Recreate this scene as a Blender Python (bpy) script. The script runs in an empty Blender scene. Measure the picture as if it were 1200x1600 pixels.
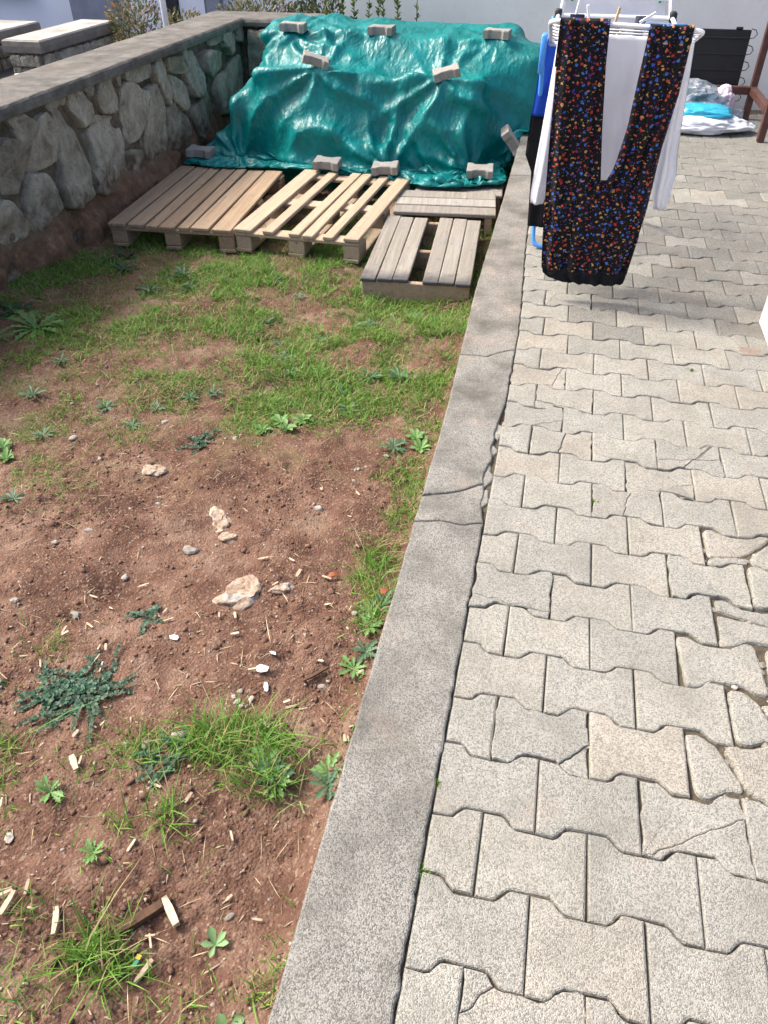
import bpy, bmesh, math, random
import numpy as np
from mathutils import Vector, Matrix, Euler

rnd = random.Random(7)
rng = np.random.default_rng(11)
S = bpy.context.scene
COL = S.collection
R = math.radians

# ------------------------------------------------------------------ camera, sky, sun, exposure
cam = bpy.data.cameras.new("camera")
cam.sensor_fit = 'VERTICAL'; cam.sensor_height = 36.0; cam.lens = 1171.5 / 1600 * 36
cam.clip_start = 0.02; cam.clip_end = 500
cam_o = bpy.data.objects.new("camera", cam); COL.objects.link(cam_o)
cam_o.location = (0.072, -0.8396, 1.395)
cam_o.rotation_euler = (R(50.22), R(0.05), R(12.46))
S.camera = cam_o

SUN_EL, SUN_AZ = R(49), (-0.985, 0.17)          # direction to the sun
world = bpy.data.worlds.new("World"); S.world = world; world.use_nodes = True
wn = world.node_tree.nodes; wl = world.node_tree.links
sky = wn.new('ShaderNodeTexSky'); sky.sky_type = 'NISHITA'; sky.sun_disc = False
sky.sun_elevation = SUN_EL; sky.sun_rotation = math.atan2(SUN_AZ[0], SUN_AZ[1])
sky.dust_density = 6.0; sky.air_density = 0.75; sky.ozone_density = 1.0
wn['Background'].inputs['Strength'].default_value = 0.15
wl.new(sky.outputs[0], wn['Background'].inputs['Color'])
sun = bpy.data.lights.new("sun", 'SUN'); sun.energy = 1.5; sun.angle = R(10); sun.color = (1.0, 0.975, 0.92)
sun_o = bpy.data.objects.new("sun", sun); COL.objects.link(sun_o)
sd = Vector((SUN_AZ[0] * math.cos(SUN_EL), SUN_AZ[1] * math.cos(SUN_EL), math.sin(SUN_EL)))
sun_o.rotation_euler = (-sd).to_track_quat('-Z', 'Y').to_euler(); sun_o.location = (-6, 2, 8)
S.view_settings.view_transform = 'Standard'; S.view_settings.look = 'None'
S.view_settings.gamma = 1.0; S.view_settings.exposure = 1.37
S.render.engine = 'CYCLES'

# ------------------------------------------------------------------ numpy noise
def _hash(i, j, k, seed):
    h = (i.astype(np.int64) * 374761393 + j.astype(np.int64) * 668265263 + k.astype(np.int64) * 2147483647 + seed * 974634541) & 0xffffffff
    h = ((h ^ (h >> 13)) * 1274126177) & 0xffffffff
    h = (h ^ (h >> 16)) & 0xffffff
    return h / float(0xffffff)
def vnoise(p, seed=0):
    p = np.asarray(p, float)
    if p.shape[1] == 2: p = np.c_[p, np.zeros(len(p))]
    f = np.floor(p); t = p - f; t = t * t * (3 - 2 * t); f = f.astype(np.int64)
    o = 0
    for a in (0, 1):
        for b in (0, 1):
            for c in (0, 1):
                w = (t[:, 0] if a else 1 - t[:, 0]) * (t[:, 1] if b else 1 - t[:, 1]) * (t[:, 2] if c else 1 - t[:, 2])
                o = o + w * _hash(f[:, 0] + a, f[:, 1] + b, f[:, 2] + c, seed)
    return o * 2 - 1
def fbm(p, octv=4, seed=0, gain=.5):
    p = np.asarray(p, float); a = 1; s = 0
    for i in range(octv):
        s = s + a * vnoise(p * 2 ** i + 17.3 * i, seed + i); a *= gain
    return s
def sstep(a, b, x):
    t = np.clip((x - a) / (b - a), 0, 1); return t * t * (3 - 2 * t)

# ------------------------------------------------------------------ mesh helpers
def mesh(name, v, f, mat=None, smooth=False):
    m = bpy.data.meshes.new(name)
    v = np.asarray(v, np.float32)
    if isinstance(f, np.ndarray):
        n = f.shape[1]
        m.vertices.add(len(v)); m.vertices.foreach_set('co', v.ravel())
        m.loops.add(f.size); m.loops.foreach_set('vertex_index', f.astype(np.int32).ravel())
        m.polygons.add(len(f)); m.polygons.foreach_set('loop_start', np.arange(0, f.size, n, dtype=np.int32))
        m.update(calc_edges=True)
    else:
        m.from_pydata(v.tolist(), [], [list(map(int, q)) for q in f]); m.update()
    if smooth: m.polygons.foreach_set('use_smooth', np.ones(len(m.polygons), bool))
    if mat: m.materials.append(mat)
    return m
def obj(name, me, parent=None, loc=(0, 0, 0), rot=(0, 0, 0), scale=None):
    o = bpy.data.objects.new(name, me); COL.objects.link(o)
    o.location = loc; o.rotation_euler = rot
    if scale is not None: o.scale = scale
    if parent: o.parent = parent
    return o
def tag(o, label=None, cat=None, group=None, kind=None):
    if label: o['label'] = label
    if cat: o['category'] = cat
    if group: o['group'] = group
    if kind: o['kind'] = kind
    return o
def empty(name, loc=(0, 0, 0), rot=(0, 0, 0)): return obj(name, None, None, loc, rot)
class MB:
    """collects shapes into one mesh"""
    def __init__(s): s.v = []; s.f = []
    def add(s, v, f):
        b = len(s.v); s.v += [tuple(map(float, q)) for q in v]; s.f += [[b + i for i in q] for q in f]; return s
    def box(s, a, b, jit=0, bev=0.0):
        (x0, y0, z0), (x1, y1, z1) = a, b
        if bev:
            bm = bmesh.new(); bmesh.ops.create_cube(bm, size=1)
            for q in bm.verts: q.co = Vector(((x0 + x1) / 2 + q.co.x * (x1 - x0), (y0 + y1) / 2 + q.co.y * (y1 - y0), (z0 + z1) / 2 + q.co.z * (z1 - z0)))
            bmesh.ops.bevel(bm, geom=bm.edges[:], offset=bev, segments=1, affect='EDGES')
            bm.verts.index_update()
            s.add([q.co for q in bm.verts], [[w.index for w in q.verts] for q in bm.faces]); bm.free(); return s
        v = [(x, y, z) for z in (z0, z1) for y in (y0, y1) for x in (x0, x1)]
        if jit: v = [tuple(c + rnd.uniform(-jit, jit) for c in q) for q in v]
        return s.add(v, [(0, 2, 3, 1), (4, 5, 7, 6), (0, 1, 5, 4), (2, 6, 7, 3), (0, 4, 6, 2), (1, 3, 7, 5)])
    def tube(s, pts, r, n=8, cap=True):
        pts = [Vector(p) for p in pts]; rs = r if isinstance(r, (list, tuple)) else [r] * len(pts)
        rings = []; up = None
        for i, p in enumerate(pts):
            t = (pts[min(i + 1, len(pts) - 1)] - pts[max(i - 1, 0)]).normalized()
            if up is None: up = Vector((0, 0, 1)) if abs(t.z) < .9 else Vector((1, 0, 0))
            a = t.cross(up).normalized(); b = a.cross(t).normalized(); up = b
            rings.append([p + (a * math.cos(2 * math.pi * k / n) + b * math.sin(2 * math.pi * k / n)) * rs[i] for k in range(n)])
        v = [q for g in rings for q in g]; f = []
        for i in range(len(pts) - 1):
            for k in range(n):
                f.append((i * n + k, i * n + (k + 1) % n, (i + 1) * n + (k + 1) % n, (i + 1) * n + k))
        if cap: f.append(tuple(range(n - 1, -1, -1))); f.append(tuple((len(pts) - 1) * n + k for k in range(n)))
        return s.add(v, f)
    def mesh(s, name, mat, smooth=False): return mesh(name, s.v, s.f, mat, smooth)
    def build(s, name, mat, parent=None, smooth=False, **k): return obj(name, s.mesh(name, mat, smooth), parent, **k)
def arc(pts, rad, n=5):
    """polyline with rounded corners"""
    P = [Vector(p) for p in pts]; out = [P[0]]
    for a, b, c in zip(P, P[1:], P[2:]):
        d1 = (a - b); d2 = (c - b); r = min(rad, d1.length * .49, d2.length * .49)
        p1 = b + d1.normalized() * r; p2 = b + d2.normalized() * r
        for i in range(n + 1):
            t = i / n; out.append(p1 * (1 - t) ** 2 + b * 2 * t * (1 - t) + p2 * t * t)
    return out + [P[-1]]

# ------------------------------------------------------------------ materials
class NT:
    def __init__(s, name, rough=.8, spec=.3):
        s.m = bpy.data.materials.new(name); s.m.use_nodes = True; s.t = s.m.node_tree; s.n = s.t.nodes; s.l = s.t.links
        s.b = s.n['Principled BSDF']; s.b.inputs['Roughness'].default_value = rough
        s.b.inputs['Specular IOR Level'].default_value = spec
        s.pos = s.n.new('ShaderNodeNewGeometry').outputs['Position']
        s.obj = s.n.new('ShaderNodeTexCoord').outputs['Object']
        s.info = s.n.new('ShaderNodeObjectInfo').outputs['Random']
    def _in(s, sock, v):
        if v is None: return
        if hasattr(v, 'is_linked') or hasattr(v, 'links'): s.l.new(v, sock)
        else: sock.default_value = (*v, 1) if isinstance(v, tuple) and len(v) == 3 and sock.type == 'RGBA' else v
    def noise(s, scale, detail=4, rough=.55, vec=None, dist=0, col=False):
        n = s.n.new('ShaderNodeTexNoise'); n.inputs['Scale'].default_value = scale; n.inputs['Detail'].default_value = detail
        n.inputs['Roughness'].default_value = rough; n.inputs['Distortion'].default_value = dist
        s.l.new(vec or s.pos, n.inputs['Vector']); return n.outputs['Color' if col else 'Fac']
    def vor(s, scale, out='Color', vec=None, feat='F1', rand=1.0):
        n = s.n.new('ShaderNodeTexVoronoi'); n.feature = feat; n.inputs['Scale'].default_value = scale
        n.inputs['Randomness'].default_value = rand
        s.l.new(vec or s.pos, n.inputs['Vector']); return n.outputs[out]
    def ramp(s, fac, stops, const=False):
        n = s.n.new('ShaderNodeValToRGB'); e = n.color_ramp.elements
        if const: n.color_ramp.interpolation = 'CONSTANT'
        while len(e) < len(stops): e.new(0.5)
        for q, (p, c) in zip(e, stops):
            q.position = p; q.color = (c, c, c, 1) if isinstance(c, (int, float)) else (*c, 1)
        s.l.new(fac, n.inputs['Fac']); return n.outputs['Color']
    def mix(s, fac, a, b, mode='MIX'):
        n = s.n.new('ShaderNodeMix'); n.data_type = 'RGBA'; n.blend_type = mode
        s._in(n.inputs[0], fac); s._in(n.inputs[6], a); s._in(n.inputs[7], b); return n.outputs[2]
    def math(s, op, a, b=None, c=None):
        n = s.n.new('ShaderNodeMath'); n.operation = op
        for i, v in enumerate((a, b, c)): s._in(n.inputs[i], v)
        return n.outputs[0]
    def sep(s, v):
        n = s.n.new('ShaderNodeSeparateXYZ'); s.l.new(v, n.inputs[0]); return n.outputs
    def map(s, v, scale=(1, 1, 1), rot=(0, 0, 0), loc=(0, 0, 0)):
        n = s.n.new('ShaderNodeMapping'); n.inputs['Scale'].default_value = scale; n.inputs['Rotation'].default_value = rot; n.inputs['Location'].default_value = loc
        s.l.new(v, n.inputs[0]); return n.outputs[0]
    def bump(s, h, strength=.4, dist=.004, prev=None):
        n = s.n.new('ShaderNodeBump'); n.inputs['Strength'].default_value = strength; n.inputs['Distance'].default_value = dist
        s.l.new(h, n.inputs['Height'])
        if prev: s.l.new(prev, n.inputs['Normal'])
        return n.outputs[0]
    def done(s, color=None, normal=None, rough=None):
        s._in(s.b.inputs['Base Color'], color)
        if normal: s.l.new(normal, s.b.inputs['Normal'])
        if rough is not None: s._in(s.b.inputs['Roughness'], rough)
        return s.m
def translucent(nt, color, fac=.35, normal=None):
    t = nt.n.new('ShaderNodeBsdfTranslucent'); nt._in(t.inputs['Color'], color)
    if normal: nt.l.new(normal, t.inputs['Normal'])
    x = nt.n.new('ShaderNodeMixShader'); x.inputs[0].default_value = fac
    nt.l.new(nt.b.outputs[0], x.inputs[1]); nt.l.new(t.outputs[0], x.inputs[2])
    nt.l.new(x.outputs[0], nt.n['Material Output'].inputs['Surface'])

def m_aggregate(name, dark, mid, light, pink=0.0, stain=(.16, .15, .13), stain_amt=.5, grain=400):
    n = NT(name, .92, .15)
    g = n.sep(n.vor(grain, 'Color'))[0]
    c = n.ramp(g, [(0, dark), (.22, dark), (.45, mid), (.8, light), (1, light)])
    g2 = n.sep(n.vor(grain * .45, 'Color'))[1]
    c = n.mix(n.ramp(g2, [(.72, 0), (.9, .35)]), c, tuple(x * 1.12 for x in light))
    c = n.mix(.36, c, n.ramp(n.noise(11, 5, .6), [(.3, tuple(x * .8 for x in mid)), (.7, tuple(min(1, x * 1.18) for x in mid))]))
    # weather stains
    st = n.ramp(n.noise(4.5, 6, .65), [(.42, 0), (.68, stain_amt)])
    c = n.mix(st, c, stain)
    lc = n.ramp(n.noise(38, 4, .6), [(.58, 0), (.72, .22)])
    c = n.mix(lc, c, tuple(x * .62 for x in mid))
    sh = n.ramp(n.info, [(0, (.90, .905, .905)), (.35, (.96, .96, .95)), (.6, (1.04, 1.035, 1.01)), (.8, (1.0, .985, .96)), (.93, (1.05, 1.0, .95)), (1, (.88, .89, .89))])
    c = n.mix(1.0, c, sh, 'MULTIPLY')
    if pink: c = n.mix(n.ramp(n.noise(7, 3), [(.55, 0), (.75, pink)]), c, (.46, .33, .25))
    h = n.math('ADD', n.math('MULTIPLY', n.vor(grain, 'Distance'), -.8), n.math('MULTIPLY', n.noise(60, 3), .8))
    return n.done(c, n.bump(h, .75, .0022))
M = {}
M['paver'] = m_aggregate('paver_concrete', (.125, .120, .104), (.265, .256, .224), (.365, .355, .315), .12, (.165, .157, .134), .55)
M['paver_grey'] = m_aggregate('paver_dark_grey', (.08, .077, .068), (.195, .189, .168), (.29, .284, .254), .14, (.115, .111, .098), .5)  # darker grey blocks, picked more often in the far band of rows
M['kerb'] = m_aggregate('kerb_concrete', (.088, .084, .075), (.20, .193, .173), (.315, .307, .278), .2, (.082, .078, .068), .85, 420)
M['block'] = m_aggregate('block_concrete', (.19, .18, .16), (.28, .267, .242), (.36, .347, .317), .1, (.2, .187, .168), .4, 320)

n = NT('red_soil', .95, .1)
c = n.ramp(n.noise(3.2, 7, .62), [(.33, (.060, .030, .021)), (.43, (.120, .063, .043)), (.53, (.170, .097, .067)), (.65, (.275, .187, .137))])
c = n.mix(n.ramp(n.noise(90, 5, .7), [(.45, 0), (.72, .35)]), c, (.16, .082, .055))
c = n.mix(n.ramp(n.sep(n.vor(170, 'Color'))[0], [(.86, 0), (.93, .75)]), c, (.33, .235, .17))
c = n.mix(n.ramp(n.sep(n.vor(110, 'Color'))[2], [(.0, .7), (.12, 0)]), c, (.06, .03, .02))
c = n.mix(.4, c, n.ramp(n.noise(13, 6, .65, dist=.6), [(.32, (.062, .032, .022)), (.5, (.14, .080, .055)), (.68, (.235, .155, .11))]))
mossn = n.ramp(n.noise(6.5, 5, .6), [(.52, 0), (.62, .8)])
gy = n.sep(n.pos)[1]; gx = n.sep(n.pos)[0]
far = n.ramp(n.math('MULTIPLY_ADD', gy, .4, 0.1), [(.42, 0), (.8, .85)])
c = n.mix(n.math('MULTIPLY', mossn, far), c, (.075, .082, .022))
h = n.math('ADD', n.math('MULTIPLY', n.noise(70, 6, .7), 1.4), n.math('MULTIPLY', n.vor(150, 'Distance'), -.7))
M['soil'] = n.done(c, n.bump(h, 1.0, .006))
n = NT('soil_crumb', .95, .1)
c = n.ramp(n.vor(60, 'Distance'), [(0, (.085, .044, .031)), (.7, (.205, .115, .076))])
M['crumb'] = n.done(n.mix(n.ramp(n.noise(60, 2), [(.4, 0), (.6, 1)]), c, (.12, .07, .05)), n.bump(n.noise(260, 3), .6, .003))
n = NT('joint_dirt', .95, .1)
M['dirt'] = n.done(n.ramp(n.noise(50, 5), [(.3, (.05, .040, .028)), (.55, (.10, .08, .058)), (.72, (.075, .085, .035))]), n.bump(n.noise(120, 4), .8, .006))

n = NT('wall_stone', .88, .2)
c = n.ramp(n.noise(9, 8, .65, dist=.6), [(.27, (.30, .265, .21)), (.40, (.56, .51, .42)), (.52, (.72, .665, .56)), (.68, (.86, .81, .70))])
c = n.mix(n.ramp(n.noise(28, 6, .7, dist=1.2), [(.58, 0), (.7, .4)]), c, (.16, .145, .115))
c = n.mix(n.ramp(n.noise(5, 4, .6), [(.5, 0), (.7, .4)]), c, (.36, .28, .18))
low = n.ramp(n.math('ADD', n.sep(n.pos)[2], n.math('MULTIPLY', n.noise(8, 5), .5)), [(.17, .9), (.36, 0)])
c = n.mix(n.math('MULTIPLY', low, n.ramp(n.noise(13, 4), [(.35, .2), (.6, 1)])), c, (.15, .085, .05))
c = n.mix(1.0, c, n.ramp(n.info, [(0, (.72, .69, .63)), (.35, (.95, .95, .94)), (.7, (1, .97, .90)), (1, (1.08, 1.07, 1.04))]), 'MULTIPLY')
h = n.math('ADD', n.math('MULTIPLY', n.noise(24, 8, .7, dist=.8), 2.2), n.noise(110, 5, .7))
nb = n.bump(n.vor(17, 'Distance', vec=n.map(n.pos, (1, 1, .5), (.6, 0, 0))), .8, .03)
nb = n.bump(n.math('MULTIPLY', n.math('ABSOLUTE', n.math('SUBTRACT', n.noise(15, 3, .55, dist=.5), .5)), -2.0), .8, .03, nb)
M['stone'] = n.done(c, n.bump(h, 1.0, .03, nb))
n = NT('wall_mortar', .95, .1)
c = n.ramp(n.noise(12, 6, .65), [(.3, (.07, .058, .044)), (.55, (.16, .137, .105)), (.75, (.29, .255, .205))])
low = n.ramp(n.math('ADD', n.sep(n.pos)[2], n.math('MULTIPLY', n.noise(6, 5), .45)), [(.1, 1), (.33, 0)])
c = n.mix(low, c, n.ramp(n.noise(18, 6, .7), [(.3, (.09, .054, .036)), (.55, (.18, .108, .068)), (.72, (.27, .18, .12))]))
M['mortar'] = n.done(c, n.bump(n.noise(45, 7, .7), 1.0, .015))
n = NT('coping_concrete', .92, .15)
c = n.ramp(n.noise(7, 8, .68), [(.28, (.075, .069, .060)), (.5, (.14, .132, .117)), (.72, (.225, .215, .193))])
c = n.mix(n.ramp(n.noise(55, 5, .7), [(.52, 0), (.7, .6)]), c, (.07, .062, .05))
c = n.mix(n.ramp(n.noise(3, 4), [(.5, 0), (.75, .4)]), c, (.15, .12, .09))
M['coping'] = n.done(c, n.bump(n.noise(70, 7, .7), .9, .007))
n = NT('planter_concrete', .9, .2)
c = n.ramp(n.noise(4, 6, .6), [(.3, (.24, .23, .205)), (.7, (.42, .405, .365))])
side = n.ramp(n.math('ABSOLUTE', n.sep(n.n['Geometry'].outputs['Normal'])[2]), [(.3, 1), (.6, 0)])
c = n.mix(n.math('MULTIPLY', side, .8), c, n.ramp(n.noise(9, 6, .7), [(.3, (.10, .085, .07)), (.7, (.22, .195, .165))]))  # upright faces darkened in the colour itself, painting their shade
M['planter'] = n.done(c, n.bump(n.noise(40, 5), .4, .006))

def m_wood(name, a, b, grey, amt, rot):
    n = NT(name, .8, .2)
    v = n.map(n.obj, (60, 2.2, 60), rot)
    off = n.n.new('ShaderNodeVectorMath'); off.operation = 'ADD'; n.l.new(v, off.inputs[0])
    cx = n.n.new('ShaderNodeCombineXYZ'); q = n.math('MULTIPLY', n.info, 97.0); n.l.new(q, cx.inputs[0]); n.l.new(q, cx.inputs[2]); n.l.new(cx.outputs[0], off.inputs[1])
    v = off.outputs[0]
    g = n.noise(1.0, 6, .65, vec=v, dist=.8)
    c = n.ramp(g, [(.25, a), (.5, tuple((x + y) / 2 for x, y in zip(a, b))), (.75, b)])
    c = n.mix(n.ramp(n.noise(3.5, 5, .6), [(.4, 0), (.7, amt)]), c, grey)
    c = n.mix(n.ramp(n.noise(14, 5, .7), [(.6, 0), (.76, .65)]), c, tuple(x * .38 for x in a))
    c = n.mix(1.0, c, n.ramp(n.info, [(0, (.78, .74, .70)), (.5, (1, .98, .95)), (1, (1.15, 1.13, 1.1))]), 'MULTIPLY')
    if 'grey' in name and not rot[2]:
        e = n.ramp(n.math('ADD', n.math('MULTIPLY', n.sep(n.obj)[1], -1.0), n.math('MULTIPLY', n.noise(7, 4, .6), .22)), [(.47, 0), (.58, .85)])
        c = n.mix(e, c, (.055, .055, .06))
    c = n.mix(n.ramp(n.noise(31, 3, .6), [(.66, 0), (.72, .7)]), c, tuple(x * .25 for x in a))
    return n.done(c, n.bump(g, .6, .005))
M['pine'] = m_wood('pallet_pine', (.22, .15, .09), (.42, .31, .205), (.27, .215, .165), .55, (0, 0, 0))
M['pine_pale'] = m_wood('pallet_pine_pale', (.29, .215, .14), (.46, .372, .27), (.34, .285, .22), .5, (0, 0, 0))
M['grey_wood'] = m_wood('pallet_grey', (.16, .142, .118), (.34, .315, .27), (.22, .21, .20), .65, (0, 0, 0))
M['grey_wood_x'] = m_wood('pallet_grey_cross', (.19, .172, .148), (.38, .36, .32), (.26, .25, .24), .6, (0, 0, R(90)))
M['brown_wood_x'] = m_wood('pallet_brown_cross', (.22, .15, .10), (.40, .30, .21), (.26, .22, .18), .5, (0, 0, R(90)))
M['chip'] = m_wood('wood_chip', (.30, .22, .14), (.55, .47, .35), (.40, .34, .27), .4, (0, 0, 0))
M['bark'] = m_wood('rotten_wood', (.05, .03, .02), (.15, .085, .05), (.09, .06, .04), .4, (0, 0, 0))

# tarpaulin
n = NT('tarpaulin', .3, .5)
c = n.ramp(n.noise(5, 5, .6), [(.3, (.001, .175, .168)), (.55, (.002, .245, .238)), (.75, (.006, .33, .32))])
c = n.mix(n.ramp(n.noise(2.2, 4), [(.6, 0), (.8, .25)]), c, (.10, .42, .38))
def crease(scale, rot, stretch, sd):
    q = n.noise(1.0, 1.2, .5, vec=n.map(n.pos, (scale, scale * stretch, scale * stretch), rot, (sd, sd, 0)), dist=.35)
    return n.math('MULTIPLY', n.math('ABSOLUTE', n.math('SUBTRACT', q, .5)), -2.0)
h1 = n.math('ADD', crease(7, (.4, .3, .5), .45, 3.1), crease(10, (1.3, .2, -.7), .5, 8.7))
h2 = n.math('ADD', crease(19, (.2, .9, .3), .6, 1.7), crease(26, (.8, -.5, 1.1), .7, 5.3))
nrm = n.bump(h1, .5, .022); nrm = n.bump(h2, .42, .010, nrm); nrm = n.bump(n.noise(60, 4, .6, dist=1), .2, .005, nrm)
n.done(c, nrm, n.ramp(n.noise(8, 3), [(.3, .28), (.7, .46)])); translucent(n, c, .32, nrm); M['tarp'] = n.m

def m_plain(name, col, rough=.6, spec=.3, var=.12, scale=14, bump=.0, metal=0):
    n = NT(name, rough, spec); n.b.inputs['Metallic'].default_value = metal
    f = n.noise(scale, 5, .6)
    c = n.ramp(f, [(.3, tuple(x * (1 - var) for x in col)), (.7, tuple(min(1, x * (1 + var)) for x in col))])
    return n.done(c, n.bump(n.noise(scale * 8, 4), bump, .002) if bump else None)
def m_cloth(name, col, rough=.9, tr=.15):
    n = NT(name, rough, .1)
    c = n.ramp(n.noise(9, 4), [(.3, tuple(x * .93 for x in col)), (.7, tuple(min(1, x * 1.04) for x in col))])
    w = n.bump(n.noise(45, 5, .6, dist=.8), .35, .004)
    n.done(c, w); translucent(n, c, tr); return n.m
M['white_cloth'] = m_cloth('white_cotton', (.80, .81, .86), tr=.3)
M['towel'] = m_cloth('white_towel', (.78, .79, .84), tr=.2)
M['black_cloth'] = m_cloth('black_cotton', (.012, .012, .014), tr=.03)
M['blue_cloth'] = m_cloth('royal_blue_cotton', (.02, .07, .42), tr=.15)
M['navy_cloth'] = m_cloth('navy_knit', (.025, .03, .055), tr=.05)
M['red_cloth'] = m_cloth('dark_red_knit', (.20, .018, .015), tr=.05)
M['grey_cloth'] = m_cloth('dark_grey_knit', (.10, .10, .115), tr=.05)
M['rack_white'] = m_plain('rack_white_coat', (.80, .81, .83), .3, .5, .04)
M['rack_blue'] = m_plain('rack_blue_coat', (.06, .27, .72), .3, .5, .08)
M['rack_black'] = m_plain('rack_black_plastic', (.02, .02, .022), .5)
M['peg_green'] = m_plain('peg_green', (.02, .32, .11), .4, .5)
M['peg_white'] = m_plain('peg_white', (.78, .78, .76), .4, .5)
M['peg_wood'] = m_plain('peg_wood', (.52, .38, .20), .7)
M['rust_steel'] = m_plain('rust_brown_paint', (.085, .038, .030), .55, .35, .35, 18, .3)
M['coil_black'] = m_plain('condenser_black', (.010, .010, .012), .38, .5, .2)
M['bag_white'] = m_plain('bag_white', (.66, .67, .70), .38, .5, .08)
M['bag_teal'] = m_plain('bag_teal', (.03, .36, .52), .28, .6, .1)
n = NT('bag_grey', .28, .6); n.b.inputs['Metallic'].default_value = .35
M['bag_grey'] = n.done(n.ramp(n.noise(14, 4), [(.35, (.20, .23, .25)), (.65, (.40, .43, .45))]))
M['bag_pink'] = m_plain('bag_pink', (.58, .46, .50), .5)
n = NT('white_plaster', .9, .15)
c = n.ramp(n.noise(1.6, 7, .6), [(.3, (.77, .735, .68)), (.6, (.87, .84, .785)), (.8, (.90, .875, .83))])
c = n.mix(n.ramp(n.noise(12, 6, .7), [(.58, 0), (.75, .3)]), c, (.5, .47, .43))
z = n.sep(n.pos)[2]
c = n.mix(n.ramp(n.math('ADD', z, n.math('MULTIPLY', n.noise(5, 6, .7), .5)), [(.12, .6), (.42, 0)]), c, (.33, .29, .235))
M['plaster'] = n.done(c, n.bump(n.noise(90, 5), .35, .004))
M['facade'] = m_plain('pale_facade', (.72, .75, .84), .9, .1, .06, 2)
M['facade_grey'] = m_plain('grey_facade', (.22, .24, .30), .9, .1, .15, 5)
M['glass_dark'] = m_plain('dark_glass', (.015, .017, .022), .12, .5)
M['frame_dark'] = m_plain('dark_frame', (.03, .03, .035), .5)
M['pole'] = m_plain('white_pole', (.74, .75, .78), .4, .4, .05)
n = NT('asphalt', .95, .1)
M['asphalt'] = n.done(n.ramp(n.noise(120, 4), [(.3, (.035, .035, .036)), (.7, (.075, .073, .07))]), n.bump(n.noise(200, 3), .5, .004))

def m_leafcol(name, tr=.35, rough=.55):
    n = NT(name, rough, .3)
    a = n.n.new('ShaderNodeVertexColor'); a.layer_name = 'Col'
    n.done(a.outputs[0]); translucent(n, a.outputs[0], tr); return n.m
M['grass'] = m_leafcol('grass_blade'); M['leaf'] = m_leafcol('weed_leaf', .25, .5)
M['straw'] = m_leafcol('straw', .15, .8); M['bushleaf'] = m_leafcol('bush_leaf', .3, .5)
n = NT('pebble', .85, .2)
M['pebble'] = n.done(n.mix(1, n.ramp(n.noise(40, 4), [(.3, (.19, .165, .14)), (.7, (.36, .335, .30))]), n.ramp(n.vor(25, 'Distance'), [(0, (.6, .58, .56)), (.8, (1.1, 1.08, 1.04))]), 'MULTIPLY'), n.bump(n.noise(200, 3), .4, .002))
n = NT('limestone', .88, .2)
c = n.ramp(n.noise(28, 7, .65, dist=.8), [(.3, (.28, .19, .12)), (.5, (.36, .275, .195)), (.7, (.47, .41, .335))])
c = n.mix(n.ramp(n.noise(17, 5, .6), [(.54, 0), (.64, .85)]), c, (.30, .31, .32))
c = n.mix(n.ramp(n.noise(60, 5, .7), [(.5, 0), (.66, .85)]), c, (.18, .095, .06))
M['limestone'] = n.done(c, n.bump(n.noise(70, 7, .7), 1.0, .006))
M['white_chip'] = m_plain('white_shard', (.66, .65, .62), .5, .4, .06, 60)
M['blue_chip'] = m_plain('pale_blue_shard', (.52, .58, .66), .45, .4, .08, 60)
M['rust_leaf'] = m_plain('dry_leaf', (.20, .065, .03), .7, .2, .3, 50)
M['yellow_plastic'] = m_plain('yellow_wrapper', (.75, .45, .04), .4, .4)
M['green_plastic'] = m_plain('green_wrapper', (.01, .22, .16), .4, .4)

# patterned trouser cloth: small coloured motifs on black
n = NT('patterned_cloth', .88, .12)
def motif(c_prev, scale, rot, stretch, thr, stops, off):
    v = n.map(n.obj, (scale * stretch, scale, scale), (0, rot, 0), off)
    w = n.n.new('ShaderNodeVectorMath'); w.operation = 'ADD'; n.l.new(v, w.inputs[0])
    nz = n.n.new('ShaderNodeVectorMath'); nz.operation = 'SCALE'; nz.inputs['Scale'].default_value = .5
    n.l.new(n.noise(2.2, 2, .5, vec=v, col=True), nz.inputs[0]); n.l.new(nz.outputs[0], w.inputs[1])
    # flat 2-D cells: motifs live on the cloth, not through its depth
    fx = n.sep(w.outputs[0]); cb = n.n.new('ShaderNodeCombineXYZ'); n.l.new(fx[0], cb.inputs[0]); n.l.new(fx[2], cb.inputs[1]); fl = cb.outputs[0]
    vo = n.n.new('ShaderNodeTexVoronoi'); vo.voronoi_dimensions = '2D'; vo.inputs['Scale'].default_value = 1.0; vo.inputs['Randomness'].default_value = .7; n.l.new(fl, vo.inputs['Vector'])
    d = vo.outputs['Distance']; s3 = n.sep(vo.outputs['Color'])
    lim = n.math('MULTIPLY_ADD', s3[1], thr * .55, thr * .6)
    on = n.math('LESS_THAN', d, lim)
    return n.mix(on, c_prev, n.ramp(s3[0], stops, True))
pal = [(0, (.36, .035, .025)), (.24, (.035, .09, .38)), (.46, (.42, .22, .07)), (.64, (.07, .022, .14)), (.80, (.42, .07, .05)), (.9, (.05, .14, .44))]
c = motif((.006, .006, .008), 42, .5, 1.0, .22, pal, (0, 0, 0))
c = motif(c, 42, -.7, .5, .115, [(0, (.42, .23, .07)), (.3, (.08, .025, .15)), (.55, (.36, .05, .035)), (.8, (.36, .2, .07))], (3.3, 0, 8.1))
c = motif(c, 60, .2, 1.0, .085, [(0, (.42, .25, .08)), (.35, (.36, .33, .28)), (.6, (.33, .04, .035)), (.8, (.04, .10, .34))], (9.7, 0, 2.2))
n.b.inputs['Sheen Weight'].default_value = .08; n.b.inputs['Roughness'].default_value = .75
n.done(c, n.bump(n.noise(24, 4, .6, dist=.6), .5, .012)); M['pattern'] = n.m

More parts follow.
